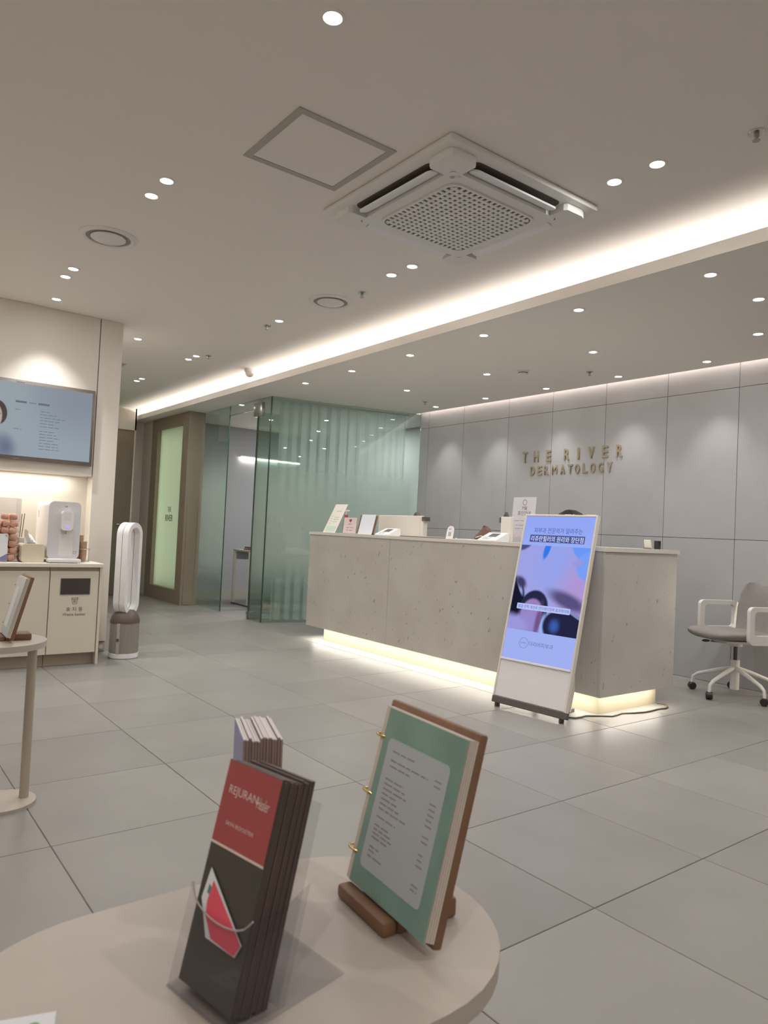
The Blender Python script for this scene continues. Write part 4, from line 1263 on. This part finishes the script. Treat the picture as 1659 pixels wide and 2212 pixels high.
def menu_stand(label, p, a, l, printed):
    """ring-bound menu on a walnut board that leans in a walnut block"""
    base = (p[0], p[1], TZ)
    t = thing('menu_stand', label, 'menu stand', base)
    F = T(-base[0], -base[1], -base[2]) @ fr((p[0], p[1], TZ + 0.02), a, l)
    P('board', B().box(-0.012, -0.006, -0.026, 0.172, 0.226, -0.0135, 0.003, 2), 'walnut', t, F)
    for k in range(5):
        P('page', B().box(-0.004 + 0.0008 * k, 0.001, -0.0132 + 0.0024 * k, 0.1715 - 0.0012 * k, 0.2175, -0.0112 + 0.0024 * k), 'page', t, F)
    z = -0.0014
    P('cover', B().box(0.008, 0.0005, z, 0.1685, 0.2165, z + 0.0008), 'green' if printed else 'sheetprint', t, F)
    if printed:
        P('print_panel', B().prism(rrect(0.022, 0.025, 0.150, 0.182, 0.007), z + 0.0009, z + 0.0013), 'sheetprint', t, F)
        rr = [(0.036, 0.085, 0.168), (0.036, 0.115, 0.157), (0.036, 0.080, 0.150)]
        rr += [(0.034, 0.034 + RND.uniform(0.03, 0.055), y) for y in (0.134, 0.128, 0.122, 0.116, 0.110, 0.104)] + [(0.034, 0.092, 0.098), (0.034, 0.075, 0.088)]
        rr += [(0.034, 0.034 + RND.uniform(0.03, 0.05), y) for y in (0.078, 0.073, 0.068, 0.063)] + [(0.034, 0.055, 0.052), (0.034, 0.050, 0.047), (0.034, 0.068, 0.041)]
        rr += [(0.128, 0.140, y) for y in (0.160, 0.154, 0.134, 0.128, 0.122, 0.116, 0.110, 0.098, 0.092, 0.078, 0.072, 0.066, 0.045, 0.040)]
        P('print', scribble(rr, t=0.0016).xf(T(0, 0, z + 0.0013)), 'ink_light', t, F)
    else:
        P('print_panel', B().box(0.03, 0.03, z + 0.0009, 0.10, 0.18, z + 0.0013), 'paper', t, F)
    for y in (0.179, 0.107, 0.035):
        P('ring', B().tube([(0.004 + 0.017 * math.cos(k * PI / 10) - 0.004, y, -0.012 + 0.013 * math.sin(k * PI / 10)) for k in range(20)], 0.0016, 6, True), 'gold', t, F)
    # block on the table, turned with the board
    u = Vector((math.cos(a), math.sin(a), 0))
    n = Vector((-math.sin(a), math.cos(a), 0))
    Rb = Matrix(((u.x, n.x, 0, 0), (u.y, n.y, 0, 0), (0, 0, 1, 0), (0, 0, 0, 1)))
    P('block', B().box(0.004, -0.014, 0.0, 0.112, 0.006, 0.017, 0.004, 2).box(0.030, 0.0062, 0.0, 0.112, 0.092, 0.024, 0.004, 2), 'walnut', t, Rb)
    return t


menu_stand('walnut menu stand with a green marbled price page in the foreground', (0.5385, 0.7491), -1.6606, 0.2386, True)
menu_stand('walnut menu stand with glossy pages on the left side table', (0.5121, 3.0008), -1.608, 0.2463, False)

# ------------------------------------------------------------------ brochures and their clear holder
BP, BA, BL_ = (0.2932, 0.6807, 0.6108), -1.3861, 0.2361
BF = fr(BP, BA, BL_)
W1, H1, D1 = 0.0845, 0.2100, 0.0455
N1 = 12
front = thing('brochure', 'dark brochure with a red cover at the front of the clear holder', 'brochure', mtx=BF)
dz = D1 / N1
P('cover', B().box(0, 0, -dz + 0.0006, W1, H1, 0), 'brochure_in', front)
P('red_field', B().box(0.0005, 0.131, 0.0001, W1 - 0.0005, H1 - 0.0005, 0.0004), 'red', front)
P('silver_line', B().box(0.0005, 0.1285, 0.0001, W1 - 0.0005, 0.1308, 0.0005), 'silver', front)
link('lettering', text_mesh('REJURAN', 0.010, 0.1765, w=0.046, h=0.0105, z=0.0006), MT['silver'], front)
link('lettering', text_mesh('Healer', 0.0555, 0.1760, w=0.019, h=0.0105, z=0.0006, shear=0.3), MT['silver'], front)
link('lettering', text_mesh('· · · · · ·', 0.014, 0.1670, w=0.058, h=0.0015, z=0.0006), MT['rose'], front)
link('lettering', text_mesh('SKIN BOOSTER', 0.016, 0.1500, w=0.045, h=0.0035, z=0.0006), MT['silver'], front)
P('corner_mark', B().box(0.072, 0.203, 0.0002, 0.0765, 0.2055, 0.0006), 'rose', front)
bme = B().box(0, 0, -dz + 0.0006, W1, H1, 0, 0.0005, 1).mesh('brochure', False)
for i in range(1, N1):
    o = link('brochure', bme, MT['brochure'] if i % 4 else MT['brochure'], None, BF @ T(RND.uniform(-0.0006, 0.0006), RND.uniform(-0.004, 0.0), -dz * i))
    tag(o, 'dark brochure standing in the stack behind the red cover', 'brochure', 'dark brochures in the clear holder')
# second stack, turned
SP, SA = (0.4104, 0.8157, 0.6085), -1.9198
SF = fr(SP, SA, -0.0154)
W2, H2, D2, N2 = 0.0931, 0.2100, 0.045, 14
dz2 = D2 / N2
b0 = thing('brochure', 'lilac fronted brochure leading the pale stack at the back', 'brochure', mtx=SF)
P('sheets', B().box(0, 0, -dz2 + 0.0006, W2, H2, 0), 'pages', b0)
P('lilac_cover', B().box(0, 0, 0.0001, W2, H2, 0.0005), 'lilac', b0)
P('page_ends', B().box(0.0, H2 + 0.0001, -dz2 + 0.0006, W2, H2 + 0.0012, 0), 'pages_top', b0)
proto = None
for i in range(1, N2):
    mt = SF @ T(RND.uniform(-0.001, 0.001), RND.uniform(-0.003, 0.002), -dz2 * i)
    if proto is None:
        proto = thing('brochure', 'pale brochure with white page ends in the rear stack', 'brochure', mtx=mt, group='pale brochures in the rear stack')
        P('sheets', B().box(0, 0, -dz2 + 0.0007, W2, H2, 0), 'pages', proto)
        P('page_ends', B().box(0.0, H2 + 0.0001, -dz2 + 0.0007, W2, H2 + 0.0012, 0), 'pages_top', proto)
    else:
        dup(proto, mt)
# clear acrylic holder
ah = thing('brochure_holder', 'clear acrylic brochure holder standing on the foreground table', 'brochure holder', (BP[0], BP[1], TZ))
HM = T(-BP[0], -BP[1], -TZ) @ BF
lip = [(-0.006, -0.008), (0.092, -0.008), (0.092, 0.086)] + [(0.043 + 0.045 * math.cos(PI * k / 12), 0.084 - 0.017 * math.sin(PI * k / 12)) for k in range(1, 12)] + [(-0.006, 0.088)]
P('front_plate', B().prism(lip, 0.0045, 0.0068), 'acrylic', ah, HM)
P('side_plate', B().prism([(0.0045, -0.006), (-0.056, 0.0055), (-0.056, 0.115), (-0.03, 0.095), (0.0045, 0.086)], 0.0, 0.0022).xf(T(0.0935, 0, 0) @ Matrix(((0, 0, 1, 0), (0, 1, 0, 0), (1, 0, 0, 0), (0, 0, 0, 1)))), 'acrylic', ah, HM)
P('back_plate', B().box(-0.006, 0.004, -0.0515, 0.092, 0.190, -0.0495), 'acrylic', ah, HM)
P('lip_edge', B().tube([(x, y, 0.0056) for x, y in lip[2:]], 0.0009, 6), M('acrylic_edge', (176, 170, 170), 0.3), ah, HM)
P('base_edge', B().tube([(-0.007, -0.0085, 0.0056), (0.0935, -0.0085, 0.0056)], 0.0018, 6), 'acrylic', ah, HM)
P('foot_plate', B().prism([(-0.008, 0.01), (0.012, -0.10), (0.15, -0.07), (0.135, 0.06)], 0.0003, 0.0022), 'acrylic', ah)
# pink leaflet slipped into the front pocket
lf = thing('leaflet', 'small pink and white leaflet slipped into the front pocket', 'leaflet', mtx=BF @ T(0, 0, 0.0015))
P('card', B().prism([(0.013, 0.107), (0.0085, 0.078), (0.028, 0.048), (0.074, 0.048), (0.080, 0.060)], 0.0, 0.0009), 'paper', lf)
P('pink_field', B().prism([(0.0215, 0.0975), (0.0185, 0.078), (0.021, 0.066), (0.036, 0.050), (0.073, 0.0485), (0.0795, 0.060)], 0.0010, 0.0013), 'pink', lf)
P('teal_mark', B().prism([(0.0165, 0.093), (0.0155, 0.085), (0.0195, 0.084), (0.0205, 0.091)], 0.0010, 0.0014), 'teal', lf)
# sheet at the lower left
sh = thing('paper_sheet', 'white sheet with green print at the lower left corner', 'paper', (0.16, 0.695, TZ + 0.0003), -0.30)
P('sheet', B().box(-0.06, -0.10, 0, 0.0225, 0.022, 0.0006), 'paper', sh)
for px, py in ((0.005, 0.006), (-0.010, -0.002), (0.012, -0.012), (-0.02, 0.006)):
    P('leaf_print', B().lathe([(0, 0.0007), (0.005, 0.0007), (0.005, 0.001), (0, 0.001)], (px, py, 0), 9), 'leafgreen', sh)

# ================================================================== INSIDE THE GLASS ROOM
lm = thing('wall_lamp', 'thin glowing line lamp on the wall of the glass room', 'lamp', (5.22, 9.74, 2.06))
P('housing', B().box(-0.52, -0.03, 0.012, 0.52, 0.0, 0.03, 0.002, 1), 'white', lm)
P('tube', B().box(-0.50, -0.034, -0.012, 0.50, -0.006, 0.0115, 0.004), 'lamp_line', lm)
area('room_fill_light', (5.45, 7.9, ZL - 0.01), (0, 0, -1), 0.5, 0.5, 30.0, (1.0, 1.0, 1.0))  # added light without a fixture, brightens the glass room
dk = thing('desk', 'small white desk inside the glass room', 'desk', (4.31, 8.46, 0))
P('top', B().box(0.0, 0.0, 0.712, 1.1, 0.5, 0.735, 0.002, 1), 'warmwhite', dk)
P('leg', B().box(0.0, 0.0, 0.018, 0.03, 0.045, 0.7118, 0.002, 1), 'offwhite', dk)
P('leg', B().box(0.0, 0.455, 0.018, 0.03, 0.5, 0.7118, 0.002, 1), 'offwhite', dk)
P('leg', B().box(1.07, 0.0, 0.0, 1.1, 0.5, 0.7118, 0.002, 1), 'offwhite', dk)
P('foot_rail', B().box(-0.002, 0.0, 0.0, 0.032, 0.5, 0.0178), 'darkgrey', dk)
P('apron', B().box(0.031, 0.47, 0.60, 1.069, 0.49, 0.7118), 'grey_wall', dk)
fo = thing('tray_folder', 'dark wooden tray on the desk in the glass room', 'tray', (4.50, 8.60, 0.7353))
P('dish', B().box(-0.14, -0.10, 0, 0.20, 0.16, 0.016, 0.003, 1), 'brown', fo)
P('upper_tray', B().box(-0.12, -0.09, 0.022, 0.21, 0.17, 0.042, 0.003, 1).box(-0.05, 0.0, 0.0162, 0.1, 0.1, 0.0222), 'brown', fo)
P('rim', B().box(-0.122, -0.096, 0.030, 0.212, -0.0905, 0.046), 'gold', fo)
tc_ = thing('tissue_pot', 'white pot of tissues on the dark tray in the glass room', 'tissue box', (4.52, 8.62, 0.7777))
P('pot', B().lathe([(0, 0), (0.045, 0), (0.060, 0.09), (0.055, 0.09), (0.04, 0.01), (0, 0.01)], n=20), 'white', tc_)
P('tissue', B().sheet([[(-0.04 + 0.09 * u, 0.02 * math.sin(6 * u + 2 * v), 0.06 + v * (0.07 + 0.06 * u)) for u in [i / 6 for i in range(7)]] for v in [j / 4 for j in range(5)]]), 'tissue', tc_)
vc = thing('visitor_chair', 'small steel framed chair seen through the corner glass', 'chair', (4.62, 7.98, 0), math.radians(20))
for sx in (-0.22, 0.22):
    P('leg', B().tube([(sx, -0.22, 0.0), (sx, -0.24, 0.40), (sx, -0.21, 0.44), (sx, 0.20, 0.44), (sx, 0.24, 0.40), (sx, 0.22, 0.0)], 0.011, 8), 'chairwhite', vc)
P('seat', B().box(-0.21, -0.21, 0.452, 0.21, 0.21, 0.50, 0.018, 3), 'darkgrey', vc)
P('backrest', B().box(-0.20, 0.20, 0.58, 0.20, 0.235, 0.82, 0.015, 3), 'darkgrey', vc)
P('back_frame', B().tube([(-0.20, 0.22, 0.44), (-0.20, 0.245, 0.70)], 0.010, 8).tube([(0.20, 0.22, 0.44), (0.20, 0.245, 0.70)], 0.010, 8), 'chairwhite', vc)

# sheer curtain behind the wide glass wall
rows = []
NS = 340
for z in (0.012, 0.6, 1.2, 1.8, 2.485):
    r = []
    for i in range(NS + 1):
        s = 0.12 + (w3len - 0.24) * i / NS
        amp = (0.022 + 0.010 * math.sin(1.7 * s + 1)) * (1.0 if z < 2.2 else 0.8)
        ph = 2 * PI * s / 0.115 + 1.1 * math.sin(3.1 * s) + 0.25 * z
        r.append((s + 0.006 * math.sin(2 * ph), z, -0.17 + amp * math.sin(ph) + 0.006 * math.sin(2.3 * ph)))
    rows.append(r)
cu = thing('curtain', 'white sheer floor length curtain behind the wide glass wall', 'curtain', mtx=FG)
P('fabric', B().sheet(rows), 'curtain', cu, ang=180)
P('rail', B().box(0.10, 2.485, -0.19, w3len - 0.10, 2.499, -0.15), 'white', cu)
